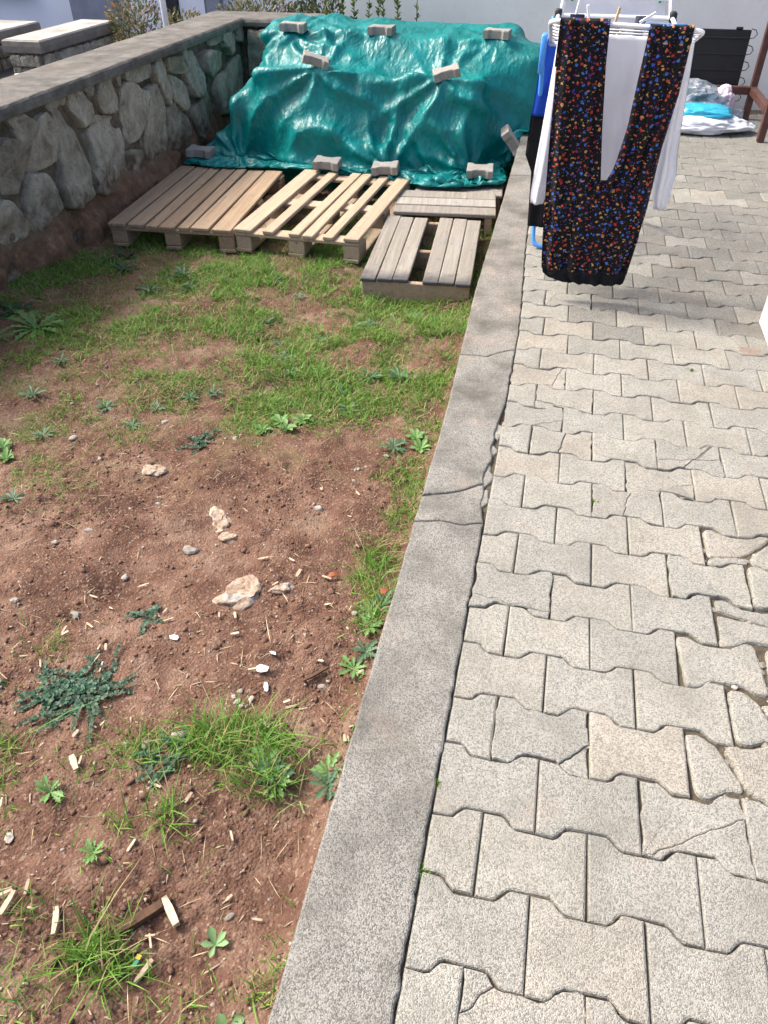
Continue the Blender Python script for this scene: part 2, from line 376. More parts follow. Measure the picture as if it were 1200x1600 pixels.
# ------------------------------------------------------------------ ground sheet, garden soil
def zbase(y): return np.clip(-.145 - .0625 * y, -.345, -.10)
HOLES = [(-.62, .70, .30, .012), (-1.0, .62, .22, -.02), (-.50, .38, .16, .022), (-.38, .42, .14, .02), (-.45, .20, .13, -.018), (-.56, -.38, .10, -.012), (-1.15, 1.6, .25, -.02), (-1.1, 2.4, .22, -.02), (-.65, 2.93, .28, -.03), (-.35, 2.85, .15, -.02)]
def zsoil(x, y, fine=True):
    x = np.atleast_1d(np.asarray(x, float)); y = np.atleast_1d(np.asarray(y, float))
    p = np.c_[x, y]
    z = zbase(y) + .022 * fbm(p * 1.7, 3, 3)
    for hx, hy, r, a in HOLES: z = z + a * np.exp(-((x - hx) ** 2 + (y - hy) ** 2) / r ** 2)
    z = z + .013 * fbm(p * 7, 4, 9)
    if fine:
        rough = .35 + .65 * sstep(-.15, .35, fbm(p * 2.3, 2, 41))
        z = z + rough * (.0055 * fbm(p * 42, 3, 21, .6) + .004 * np.abs(vnoise(p * 95, 5)))
    # soil banked a little against the kerb and the wall foot
    z = z + .03 * np.exp(-(x + .2) ** 2 / .05 ** 2) + .05 * np.exp(-(x + 2.72) ** 2 / .12 ** 2)
    return z
xs = np.concatenate([np.arange(-3.02, -1.75, .016), np.arange(-1.75, -.178, .0085)])
ys = [-.95]
while ys[-1] < 6.3: ys.append(ys[-1] + (.008 if ys[-1] < 1.3 else .008 + .010 * (ys[-1] - 1.3)))
ys = np.array(ys); X, Y = np.meshgrid(xs, ys)
Z = zsoil(X.ravel(), Y.ravel())
nx, ny = len(xs), len(ys)
I = np.arange(nx * ny).reshape(ny, nx)
F4 = np.stack([I[:-1, :-1], I[:-1, 1:], I[1:, 1:], I[1:, :-1]], -1).reshape(-1, 4)
tag(obj('garden_soil', mesh('garden_soil', np.c_[X.ravel(), Y.ravel(), Z], F4, M['soil'], True)), kind='structure')
g = MB().add([(-150, -150, -.9), (150, -150, -.9), (150, 150, -.9), (-150, 150, -.9)], [(0, 1, 2, 3)]).build('ground', M['asphalt']); tag(g, kind='structure')

# ------------------------------------------------------------------ block paving
def drift(y): return -.05 * float(sstep(1.9, 3.4, np.float64(y)))
def ipath(x0, x1, cx, hw=.0825, nw=.0585):
    """outline of a double-T block between x0 and x1 (block centred on cx)"""
    def w(x):
        a = abs(x - cx); return hw - (hw - nw) * float(sstep(.066, .034, np.float64(a)))
    base = [-.1, -.066, -.060, -.054, -.047, -.041, -.034, 0, .034, .041, .047, .054, .060, .066, .1]
    q = sorted({max(x0, min(x1, cx + b)) for b in base})
    return [(x, -w(x)) for x in q] + [(x, w(x)) for x in reversed(q)]
def jitter(poly, a, r):
    out = []
    for i, (x, y) in enumerate(poly):
        out.append((x + r.gauss(0, a), y + r.gauss(0, a)))
    return out
def pnormals(poly):
    n = len(poly); out = []
    for i in range(n):
        (ax, ay), (bx, by), (cx, cy) = poly[i - 1], poly[i], poly[(i + 1) % n]
        d1 = np.array([by - ay, ax - bx]); d2 = np.array([cy - by, bx - cx])
        d1 = d1 / (np.linalg.norm(d1) + 1e-9); d2 = d2 / (np.linalg.norm(d2) + 1e-9)
        m = d1 + d2; m = m / (np.linalg.norm(m) + 1e-9); k = 1 / max(.5, float(m @ d1)); out.append(m * k)
    return out
def area(poly): return .5 * sum(a[0] * b[1] - b[0] * a[1] for a, b in zip(poly, poly[1:] + poly[:1]))
def slab(poly, th=.05, bev=.006, dome=0.0):
    """block with rounded top edge, top at z=0; poly counter-clockwise"""
    if area(poly) < 0: poly = poly[::-1]
    N = pnormals(poly); n = len(poly)
    rings = [(0, -th), (0, -bev * 1.3), (bev * .35, -bev * .35), (bev, 0)]
    v = []; f = []
    for ins, z in rings: v += [(p[0] - m[0] * ins, p[1] - m[1] * ins, z) for p, m in zip(poly, N)]
    for r in range(len(rings) - 1):
        for i in range(n): f.append((r * n + i, r * n + (i + 1) % n, (r + 1) * n + (i + 1) % n, (r + 1) * n + i))
    f.append(tuple((len(rings) - 1) * n + i for i in range(n)))
    return v, f
def clip(poly, p, d):
    """keep the part of poly left of the line through p along d"""
    out = []; s = [d[0] * (q[1] - p[1]) - d[1] * (q[0] - p[0]) for q in poly]
    for i in range(len(poly)):
        a, b = poly[i - 1], poly[i]; sa, sb = s[i - 1], s[i]
        if (sa > 0) != (sb > 0):
            t = sa / (sa - sb); out.append((a[0] + t * (b[0] - a[0]), a[1] + t * (b[1] - a[1])))
        if sb > 0: out.append(b)
    return out
def densify(poly, step=.012):
    out = []
    for a, b in zip(poly, poly[1:] + poly[:1]):
        L = math.dist(a, b); k = max(1, int(L / step))
        out += [(a[0] + (b[0] - a[0]) * i / k, a[1] + (b[1] - a[1]) * i / k) for i in range(k)]
    return out
def shrinkpoly(poly, d):
    if area(poly) < 0: poly = poly[::-1]
    return [(p[0] - m[0] * d, p[1] - m[1] * d) for p, m in zip(poly, pnormals(poly))]
def smoothpoly(poly, it=1):
    for _ in range(it):
        poly = [((a[0] + 2 * b[0] + c[0]) / 4, (a[1] + 2 * b[1] + c[1]) / 4) for a, b, c in zip([poly[-1]] + poly[:-1], poly, poly[1:] + poly[:1])]
    return poly

pav = tag(MB().add([(.0, -1.0, -.010), (2.6, -1.0, -.010), (2.6, 6.5, -.010), (-.07, 6.5, -.010), (-.07, 3.3, -.010)], [(0, 1, 2, 3, 4)]).build('paving', M['dirt']), kind='structure')
GAP = .0011
VAR = {True: [], False: []}
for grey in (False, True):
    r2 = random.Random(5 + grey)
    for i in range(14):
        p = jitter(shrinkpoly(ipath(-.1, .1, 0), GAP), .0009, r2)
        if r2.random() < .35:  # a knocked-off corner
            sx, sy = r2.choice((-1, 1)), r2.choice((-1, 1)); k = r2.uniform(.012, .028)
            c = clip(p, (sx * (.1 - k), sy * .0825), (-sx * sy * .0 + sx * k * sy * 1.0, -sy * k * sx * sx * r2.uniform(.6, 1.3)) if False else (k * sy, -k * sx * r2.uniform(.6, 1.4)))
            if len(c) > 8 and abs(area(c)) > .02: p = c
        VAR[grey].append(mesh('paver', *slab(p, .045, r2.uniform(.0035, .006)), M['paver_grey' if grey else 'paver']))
HALF = [mesh('half_paver', *slab(jitter(shrinkpoly(ipath(0, .1, 0), GAP), .0009, random.Random(60 + i)), .045, .006), M['paver']) for i in range(6)]
cracks = {(12, .1): [((.165, 0), (.25, 1))], (10, .1): [((.15, -.03), (1, .55))], (11, .2): [((.17, -.05), (1, -.25))], (9, .2): [((.20, 0), (.18, 1))],
          (8, .5): [((.55, .0), (-.6, 1)), ((.55, -.02), (.9, .5))], (9, .6): [((.62, 0), (.7, 1)), ((.66, 0), (1, .2))], 
          (7, .4): [((.40, .0), (.25, 1))], (4, .1): [((.17, -.06), (1, -.12))], (1, .2): [((.25, -.055), (.8, .9))], (5, .6): [((.6, .0), (-.7, 1))],
          (14, .1): [], (0, .5): [((.44, -.06), (1, .6))], (18, .6): [((.55, 0), (.3, 1))], (15, .8): [((.86, 0), (-.4, 1))], (17, .2): [((.13, 0), (.3, 1))],
          (-3, .2): [((.14, .05), (.9, .9))], }
def fragments(poly, cuts):
    parts = [densify(poly, .010)]
    for p, d in cuts:
        nxt = []
        for q in parts:
            for sgn in (1, -1):
                c = clip(q, p, (d[0] * sgn, d[1] * sgn))
                if len(c) > 3 and abs(area(c)) > 6e-5: nxt.append(c)
        parts = nxt
    return parts
rb = random.Random(21)
placed = []
for k in range(-4, 45):
    yc = k * .141
    cs = [.1 + .2 * i for i in range(12)] if k % 2 == 0 else [0.] + [.2 + .2 * i for i in range(12)]
    lim = .95 + .135 * (yc + .5) + (.12 if yc < 2 else 0)
    for cx in cs:
        if cx > lim: continue
        if abs(cx - 1.18) < .18 and 2.14 < yc < 2.55: pass
        placed.append((k, round(cx, 2), yc))
NPAV = 0; stuff = MB()
for k, cx, yc in placed:
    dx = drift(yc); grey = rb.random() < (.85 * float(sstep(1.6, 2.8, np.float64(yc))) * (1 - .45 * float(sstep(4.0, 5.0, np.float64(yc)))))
    z = rb.gauss(0, .0012); tilt = (rb.gauss(0, .006), rb.gauss(0, .006), rb.gauss(0, .004))
    x0, x1 = (0, .1) if cx == 0 else (cx - .1, cx + .1)
    zone = cx > .55 and .05 < yc < .85 and (cx > .62 or .12 < yc < .5)
    if zone:
        loc = densify(shrinkpoly(ipath(x0, x1, cx), .002), .008); ns = rb.choice((2, 3, 3, 4, 5)) if cx > .62 else rb.choice((1, 2, 3))
        seeds = [(cx + rb.uniform(-.09, .09), rb.uniform(-.065, .065)) for _ in range(ns)]
        for si, a0 in enumerate(seeds):
            q = loc
            for sj, b0 in enumerate(seeds):
                if si != sj and len(q) > 2: q = clip(q, ((a0[0] + b0[0]) / 2, (a0[1] + b0[1]) / 2), (b0[1] - a0[1], -(b0[0] - a0[0])))
            if len(q) < 3 or abs(area(q)) < 5e-4: continue
            if area(q) < 0: q = q[::-1]
            q = smoothpoly(densify(q, .008), 7 if ns > 2 else 3); mx = sum(a[0] for a in q) / len(q); my = sum(a[1] for a in q) / len(q)
            k_ = .95; q = jitter([((a - mx) * k_, (b - my) * k_) for a, b in q], .0008, rb)
            me = mesh('paver_fragment', *slab(q, .04, rb.uniform(.005, .008)), M['paver'])
            obj('paver_fragment', me, pav, (mx + dx, my + yc, -.001 + rb.gauss(0, .003)), (rb.gauss(0, .035), rb.gauss(0, .035), rb.gauss(0, .04))); NPAV += 1
        continue
    if (k, cx) in cracks and cracks[(k, cx)]:
        loc = shrinkpoly(ipath(x0, x1, cx), GAP)
        for q in fragments(loc, cracks[(k, cx)]):
            q = densify(q, .006); qa = np.array(q); qa = qa + .0045 * np.c_[fbm(qa * 45 + k, 2, 201), fbm(qa * 45 + k, 2, 202)]; q = shrinkpoly([tuple(w_) for w_ in qa], .0005); mx = sum(a[0] for a in q) / len(q); my = sum(a[1] for a in q) / len(q)
            me = mesh('paver_fragment', *slab([(a - mx, b - my) for a, b in q], .04, .003), M['paver'])
            obj('paver_fragment', me, pav, (mx + dx, my + yc, z + rb.gauss(0, .0015)), (tilt[0] + rb.gauss(0, .003), tilt[1] + rb.gauss(0, .003), 0)); NPAV += 1
        continue
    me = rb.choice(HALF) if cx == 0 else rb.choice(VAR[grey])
    if NPAV < 292 and yc < 5.9:
        flip = rb.choice((0, math.pi)) if cx else 0
        obj('half_paver' if cx == 0 else 'paver', me, pav, (cx + dx, yc, z), (tilt[0], tilt[1], tilt[2] + flip)); NPAV += 1
    else:
        mt = Matrix.Translation((cx + dx, yc, z)) @ Euler(tilt).to_matrix().to_4x4()
        stuff.add([mt @ q.co for q in me.vertices], [list(q.vertices) for q in me.polygons])
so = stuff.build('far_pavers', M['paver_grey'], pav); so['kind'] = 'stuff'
# rubble between the broken blocks
rub = MB()
def lump(c, r, seed, sub=1, flat=.7, amp=.35):
    bm = bmesh.new(); bmesh.ops.create_icosphere(bm, subdivisions=sub, radius=1)
    v = np.array([q.co for q in bm.verts]); f = [[w.index for w in q.verts] for q in bm.faces]; bm.free()
    k = 1 + amp * fbm(v * 1.1 + seed * 7.7, 2, seed); v = v * k[:, None]
    a = (seed * 2.39) % 6.28; ca, sa = math.cos(a), math.sin(a); el = 1 + .5 * ((seed * .618) % 1)
    v = v * [r * el, r, r * flat]; v = np.c_[v[:, 0] * ca - v[:, 1] * sa, v[:, 0] * sa + v[:, 1] * ca, v[:, 2]]
    return v + np.asarray(c), f
for i in range(320):
    yy = rnd.uniform(.05, .85); xx = rnd.uniform(.56, .95)
    rub.add(*lump((xx, yy, -.012 + rnd.uniform(0, .006)), rnd.choice((.003, .004, .005, .007, .010)), i))
o = rub.build('paving_rubble', M['pebble'], pav); o['kind'] = 'stuff'

# ------------------------------------------------------------------ concrete kerb, cracked into lengths
kerb = tag(MB().box((-.17, -1.0, -.32), (-.03, 6.3, -.10)).build('kerb', M['kerb']), kind='structure')
def xr(y):
    e = 0
    for yy, a, w in ((1.30, .016, .10), (1.185, .014, .05), (1.03, .026, .085), (.9, .014, .05)): e += a * math.exp(-((y - yy) / w) ** 2)
    return -.002 - e + drift(y) + .0022 * float(vnoise(np.array([[y * 30, 0.]]), 3)[0]) + .002 * float(vnoise(np.array([[y * 90, 5.]]), 4)[0])
def xl(y): return -.197 - .03 * float(sstep(1.2, 2.6, np.float64(y))) - .012 * float(sstep(3, 6, np.float64(y))) + .0016 * float(vnoise(np.array([[y * 25, 9.]]), 6)[0])
breaks = [[(-.2, -1.0), (0, -1.0)], [(-.2, .772), (-.12, .792), (-.06, .785), (0, .812)], [(-.2, .894), (-.14, .915), (-.086, .94), (-.03, .99)],
          [(-.22, 1.787), (-.15, 1.80), (-.106, 1.795), (-.061, 1.837), (0, 1.885)], [(-.24, 4.2), (-.1, 4.22), (0, 4.2)], [(-.26, 6.3), (0, 6.3)]]
def kerb_piece(b0, b1, g=.0022):
    def yat(b, x): return float(np.interp(x, [q[0] for q in b], [q[1] for q in b]))
    left = []; right = []
    y0, y1 = yat(b0, -.2) + g, yat(b1, -.2) - g
    for y in [y0] + list(np.arange(y0 + .022, y1 - .018, .02)): left.append((xl(y), y))
    left.append((xl(y1), y1))
    y0, y1 = yat(b0, -.01) + g, yat(b1, -.01) - g
    for y in [y0] + list(np.arange(y0 + .022, y1 - .018, .012)): right.append((xr(y), y))
    right.append((xr(y1), y1))
    top = [(x, yat(b1, x) - g + rnd.gauss(0, .0012)) for x in np.arange(-.185, -.02, .012) if left[-1][0] + .014 < x < right[-1][0] - .014]
    bot = [(x, yat(b0, x) + g + rnd.gauss(0, .0012)) for x in np.arange(-.185, -.02, .012) if left[0][0] + .014 < x < right[0][0] - .014]
    return right + top[::-1] + left[::-1] + bot
for i in range(len(breaks) - 1):
    p = kerb_piece(breaks[i], breaks[i + 1])
    v, f = slab(p, .09, .0055)
    obj('kerb_length', mesh('kerb_length', v, f, M['kerb']), kerb, (0, 0, .004 - .002 * (i % 2)), (0, .004 * (i % 2), 0))
for (x, y, a, b, s) in [(-.018, 1.30, .016, .055, 1), (-.022, 1.185, .014, .03, 2), (-.028, 1.05, .02, .055, 3), (-.02, .93, .015, .04, 4), (-.016, 1.868, .022, .014, 5)]:
    q = [(1.15 * a * math.cos(t) * (1 + .25 * math.sin(3 * t + s)), b * math.sin(t) * (1 + .2 * math.cos(2 * t + s))) for t in np.linspace(0, 2 * math.pi, 18)[:-1]]
    obj('broken_chunk', mesh('broken_chunk', *slab(jitter(q, .0012, rnd), .05, .007), M['paver']), kerb, (x + .006, y, -.003), (rnd.gauss(0, .03), rnd.gauss(0, .05), 0))

# ------------------------------------------------------------------ stone wall
wall = empty('stone_wall', (-2.9, 4.2, -.4)); tag(wall, 'long rubble stone garden wall with a concrete coping, turning a corner behind the tarpaulin', 'wall')
WO = Vector((-2.9, 4.2, -.4))
def wpart(o): o.parent = wall; o.location = Vector(o.location) - WO; return o
yy = np.arange(1.2, 6.62, .03); zz = np.arange(-.5, .52, .03)
YY, ZZ = np.meshgrid(yy, zz); P = np.c_[YY.ravel(), ZZ.ravel()]
Xw = -2.768 + .014 * fbm(P * 9, 4, 31) + .07 * sstep(.05, -.25, P[:, 1]) * (1 + .6 * fbm(P * 5, 3, 33))
I = np.arange(len(yy) * len(zz)).reshape(len(zz), len(yy))
F = np.stack([I[:-1, :-1], I[1:, :-1], I[1:, 1:], I[:-1, 1:]], -1).reshape(-1, 4)[:, ::-1]
wpart(obj('mortar_core', mesh('mortar_core', np.c_[Xw, P[:, 0], P[:, 1]], F, M['mortar'], True)))
wpart(MB().box((-3.12, 1.2, -.8), (-2.83, 6.62, .49)).box((-2.83, 6.32, -.8), (-2.0, 6.6, .49)).build('wall_body', M['mortar']))
def stone(poly, depth, seed):
    pts = densify(poly, .03); r = random.Random(seed)
    cx = sum(p[0] for p in pts) / len(pts); cz = sum(p[1] for p in pts) / len(pts)
    pts = [(p[0] - cx, p[1] - cz) for p in pts]; ang = sorted(pts, key=lambda p: math.atan2(p[1], p[0]))
    n = 44; A = np.array([math.atan2(p[1], p[0]) for p in ang]); Rr = np.array([math.hypot(*p) for p in ang])
    th = np.linspace(-math.pi, math.pi, n, endpoint=False)
    rad = np.interp(th, np.r_[A[-1] - 2 * math.pi, A, A[0] + 2 * math.pi], np.r_[Rr[-1], Rr, Rr[0]])
    rad = rad * (1.05 + .07 * fbm(np.c_[np.cos(th) * 2 + seed, np.sin(th) * 2], 3, seed))
    rings = [(1.0, -.03), (1.0, .66), (.988, .90), (.96, 1.0), (.86, 1.0), (.74, 1.0), (.60, 1.0), (.46, 1.0), (.32, 1.0), (.16, 1.0)]
    v = []; tx, ty = r.gauss(0, .10), r.gauss(0, .10)
    for s, h in rings:
        for t, q in zip(th, rad):
            a, b = q * s * math.cos(t), q * s * math.sin(t); v.append((depth * h + (tx * a + ty * b if h > .6 else 0), a, b))
    v.append((depth * 1.03, 0, 0)); v = np.array(v)
    wgt = np.repeat([0, .2, .7, 1, 1, 1, 1, 1, 1, 1], n); wgt = np.r_[wgt, 1]
    q = v[:, 1:] * 9 + seed * 3.1
    nz = fbm(q, 4, seed); crease = -np.abs(fbm(q * .8 + 5, 3, seed + 50))
    facet = np.abs(((q @ np.array([[.9, -.5], [.45, .9]])) * .42 + .6 * vnoise(q * .5, seed + 3)[:, None]) % 1 - .5).sum(1) - .5
    v[:, 0] += wgt * (.006 * nz + .014 * crease + .018 * facet + .008)
    v[:, 1] += wgt * .004 * vnoise(q * 2, seed + 9); v[:, 2] += wgt * .004 * vnoise(q * 2 + 9, seed + 8)
    f = []
    for k in range(len(rings) - 1):
        for i in range(n): f.append((k * n + i, k * n + (i + 1) % n, (k + 1) * n + (i + 1) % n, (k + 1) * n + i))
    L = (len(rings) - 1) * n
    for i in range(n): f.append((L + i, L + (i + 1) % n, len(v) - 1))
    return mesh('stone', v, f, M['stone'], True), cx, cz
STONES = [
[(2.81, .41), (2.9, .39), (2.94, .31), (2.94, .24), (2.82, .14), (2.7, .16), (2.66, .28)], [(2.89, .48), (3.02, .48), (3.11, .42), (2.99, .32), (2.93, .32), (2.93, .43)],
[(3.16, .45), (3.24, .44), (3.31, .35), (3.24, .2), (3.0, .19), (2.97, .23), (3.04, .35)], [(2.93, .2), (3.08, .16), (3.17, .02), (3.16, -.05), (2.89, -.1), (2.82, -.03), (2.88, .12)],
[(3.31, .43), (3.41, .42), (3.49, .3), (3.53, .16), (3.51, -.05), (3.32, -.08), (3.19, -.04), (3.2, .07), (3.27, .21)], [(3.49, .48), (3.62, .49), (3.7, .4), (3.67, .31), (3.55, .3), (3.47, .42)],
[(3.64, .49), (3.73, .505), (3.77, .47), (3.69, .44)], [(3.24, .49), (3.33, .49), (3.35, .45), (3.27, .44)], [(3.35, .5), (3.46, .49), (3.45, .45), (3.4, .45)],
[(3.58, .26), (3.72, .32), (3.96, .27), (4.02, .08), (3.95, -.11), (3.62, -.1), (3.53, -.07), (3.6, .1)], [(3.81, .5), (4.02, .5), (4.04, .35), (3.97, .3), (3.82, .32), (3.75, .41)],
[(4.04, .5), (4.13, .5), (4.1, .43), (4.06, .43)], [(4.15, .5), (4.51, .5), (4.51, .4), (4.31, .4), (4.17, .44)], [(4.12, .42), (4.19, .43), (4.39, .33), (4.35, .2), (4.22, .1), (4.09, .08), (4.04, .13), (4.04, .31)],
[(4.03, .05), (4.18, .02), (4.22, -.06), (4.11, -.14), (4.02, -.12), (4.0, -.06)], [(4.42, .34), (4.52, .37), (4.65, .17), (4.6, -.06), (4.45, -.11), (4.25, -.1), (4.27, .08)],
[(4.57, .46), (4.72, .48), (4.82, .25), (4.74, .19), (4.64, .26), (4.54, .42)], [(4.76, .48), (5.04, .45), (5.13, .36), (5.05, .33), (4.84, .38)], [(4.81, .36), (4.93, .33), (5.05, .24), (5.01, .13), (4.9, .11), (4.8, .22)],
[(4.69, .17), (4.83, .18), (4.92, .07), (4.94, -.04), (4.72, -.11), (4.63, -.07)], [(2.67, .14), (2.72, .12), (2.82, -.03), (2.81, -.08), (2.7, -.08), (2.5, -.04), (2.55, .1)],
[(3.09, -.2), (3.31, -.21), (3.26, -.26), (3.14, -.28)], [(2.57, -.1), (2.61, -.12), (2.61, -.22), (2.53, -.25), (2.5, -.22)], [(5.12, .48), (5.28, .45), (5.37, .26), (5.28, .15), (5.13, .17), (5.05, .32)],
[(5.38, .41), (5.52, .42), (5.81, .37), (5.82, .28), (5.57, .23), (5.42, .3)], [(5.56, .49), (5.78, .5), (5.81, .44), (5.56, .44)], [(5.84, .5), (6.08, .5), (6.08, .35), (5.95, .33), (5.86, .4)],
[(6.12, .5), (6.28, .48), (6.28, .37), (6.13, .41)], [(5.05, .1), (5.25, .12), (5.4, .2), (5.5, .0), (5.3, -.15), (5.05, -.1)], [(5.55, .18), (5.85, .24), (6.2, .3), (6.25, .0), (5.9, -.1), (5.6, -.05)],
[(2.35, .47), (2.62, .48), (2.78, .46), (2.62, .37), (2.4, .36)], [(2.1, .33), (2.4, .31), (2.6, .25), (2.55, .16), (2.2, .05), (2.05, .15)], [(1.6, .46), (2.2, .47), (2.25, .38), (1.95, .33), (1.6, .36)],
[(1.45, .3), (1.9, .28), (2.0, .12), (1.8, -.08), (1.45, -.05)], [(2.0, .02), (2.35, .0), (2.42, -.14), (2.2, -.22), (1.95, -.18)]]
for i, p in enumerate(STONES):
    me, cy, cz = stone(p, rnd.uniform(.036, .046), i + 1)
    wpart(obj('stone', me, None, (-2.775, cy, cz)))
for i, (x0, x1, z0, z1) in enumerate([(-2.72, -2.45, .1, .48), (-2.42, -2.1, .2, .48), (-2.7, -2.2, -.25, .05)]):
    me, cx, cz = stone([(x0, z0), (x1, z0 + .04), (x1 - .04, z1), (x0 + .05, z1 - .02)], .05, i + 80)
    wpart(obj('stone', me, None, (cx, 6.30, cz), (0, 0, -math.pi / 2)))
def rough_slab(name, poly, z0, z1, mat, edge=.02, amp=.006, seed=0):
    poly = densify(poly, .045); N = pnormals(poly); n = len(poly); v = []; f = []
    for ins, z in ((.0, z0), (-.004, (z0 + z1) / 2), (.0, z1 - .012), (.010, z1 - .002), (edge, z1)):
        for p, m in zip(poly, N):
            e = amp * float(fbm(np.array([[p[0] * 9, p[1] * 9, z * 25]]), 3, seed)[0]); v.append((p[0] - m[0] * (ins + e), p[1] - m[1] * (ins + e), z))
    for r in range(4):
        for i in range(n): f.append((r * n + i, r * n + (i + 1) % n, (r + 1) * n + (i + 1) % n, (r + 1) * n + i))
    f.append(tuple(4 * n + i for i in range(n))); f.append(tuple(range(n - 1, -1, -1)))
    return mesh(name, v, f, mat)
wpart(obj('coping', rough_slab('coping', [(-3.14, 1.2), (-2.695, 1.2), (-2.71, 6.24), (-2.0, 6.24), (-2.0, 6.66), (-3.14, 6.66)], .495, .555, M['coping'], seed=3)))

# ------------------------------------------------------------------ pallets
def board(parent, name, a, b, mat, jit=.0015, bev=.004):
    a = Vector(a); b = Vector(b); c = (a + b) / 2
    m = MB().box(a - c, b - c, 0, min(bev, *(abs(q) * .3 for q in (b - a)))).mesh(name, mat)
    return obj(name, m, parent, c, (rnd.gauss(0, .003), rnd.gauss(0, .004), rnd.gauss(0, .004)))
def pallet(name, loc, rot, width, length, tops, cross_mat, top_mat, label, h=.144, group=None):
    p = empty(name, loc, rot); tag(p, label, 'pallet', 'wooden pallets in front of the tarpaulin')
    for x0, x1, dy in tops: board(p, 'top_board', (x0, dy, h - .022), (x1, length + rnd.uniform(-.01, .01), h + rnd.uniform(-.001, .002)), top_mat)
    for y in (0.006, length / 2 - .05, length - .106): board(p, 'cross_board', (.003, y, h - .044), (width - .003, y + .1, h - .0225), cross_mat)
    for x in (.002, width / 2 - .05, width - .102):
        for y in (.01, length / 2 - .07, length - .15): board(p, 'block', (x, y, .0225), (x + .1, y + .14, h - .0445), top_mat)
        board(p, 'skid', (x - .001, 0, .0), (x + .101, length, .022), top_mat)
    return p
W7 = []; x = 0
for w in (.112, .103, .074, .10, .070, .116, .126): W7.append((x, x + w, rnd.uniform(-.008, .004))); x += w + .0145
pallet('pallet', (-2.62, 3.40, -.344), (R(.2), R(.3), R(3.5)), .802, 1.24, W7, M['pine'], M['pine'], 'closed-deck pine pallet with seven boards beside the stone wall')
W5 = [(0, .118, 0), (.190, .262, 0), (.36, .43, .002), (.444, .516, -.003), (.575, .642, 0), (.702, .80, 0)]
pallet('pallet', (-1.815, 3.46, -.338), (R(1.2), R(-.6), R(-4.0)), .80, 1.20, W5, M['pine_pale'], M['pine_pale'], 'pale open-deck pallet with wide gaps between its boards, grass showing through')
# low weathered pallet with two groups of three boards
p = tag(empty('pallet', (-.905, 2.985, -.372), (R(.6), 0, R(3.6))), 'low weathered grey pallet with two sets of three boards and an open middle', 'pallet', 'wooden pallets in front of the tarpaulin')
for x0 in (0, .105, .21, .402, .507, .612 - .0):
    board(p, 'top_board', (x0 * .84, rnd.uniform(-.006, .004), .122), (x0 * .84 + .084, .98 + rnd.uniform(-.012, .01), .142), M['grey_wood'])
for y in (.005, .46, .93): board(p, 'cross_beam', (.004, y, .0), (.594, y + .035, .1215), M['brown_wood_x'])
p = tag(empty('pallet', (-.935, 3.98, -.325), (R(.5), 0, R(6.0))), 'small grey pallet with three crosswise boards, behind the low open one', 'pallet', 'wooden pallets in front of the tarpaulin')
for y0 in (0, .155, .30): board(p, 'top_board', (0, y0 + .004, .103), (.655, y0 + .138, .127), M['grey_wood_x'])
for x in (.02, .30, .59): board(p, 'bearer', (x, .01, 0), (x + .045, .47, .1025), M['brown_wood_x'])
p = tag(empty('pallet', (-.885, 4.46, -.335), (0, 0, R(4))), 'weathered pallet with narrow crosswise boards half under the tarpaulin', 'pallet', 'wooden pallets in front of the tarpaulin')
for j in range(6): board(p, 'top_board', (0, j * .098, .10), (.60, j * .098 + .094, .122), M['grey_wood_x'])
for x in (.02, .28, .54): board(p, 'bearer', (x, .01, 0), (x + .045, .57, .0995), M['brown_wood_x'])

# ------------------------------------------------------------------ tarpaulin: cloth relaxed over a hidden pile (position-based dynamics)
BOX = [((-2.22, 4.94, -.4), (-1.45, 5.55, .43), .07), ((-1.5, 4.98, -.4), (-1.0, 5.55, .36), .07), ((-1.05, 4.95, -.4), (-.50, 5.55, .40), .07), ((-2.12, 5.44, -.4), (-.36, 6.12, .575), .06),
       ((-2.44, 4.95, -.4), (-2.1, 5.7, .22), .09), ((-2.56, 4.90, -.4), (-2.3, 5.7, -.02), .07), ((-1.9, 4.80, -.4), (-1.5, 5.1, .10), .08), ((-.95, 4.82, -.4), (-.6, 5.1, .16), .08), ((-2.3, 5.55, -.4), (-1.7, 6.15, .60), .06), ((-.6, 5.35, -.4), (-.15, 6.05, .47), .08), ((-1.4, 4.76, -.4), (-1.1, 5.05, -.02), .06)]
def sdf(p):
    d = np.full(len(p), 9.); nrm = np.zeros_like(p)
    for a, b, r in BOX:
        c = (np.array(a) + b) / 2; hs = (np.array(b) - a) / 2 - r
        q = p - c; e = np.abs(q) - hs
        out = np.maximum(e, 0); L = np.linalg.norm(out, axis=1); ins = np.minimum(e.max(1), 0); s = L + ins - r
        g = np.where(L[:, None] > 1e-6, out / np.maximum(L, 1e-6)[:, None], np.eye(3)[e.argmax(1)]) * np.sign(q)
        m = s < d; d[m] = s[m]; nrm[m] = g[m]
    return d, nrm
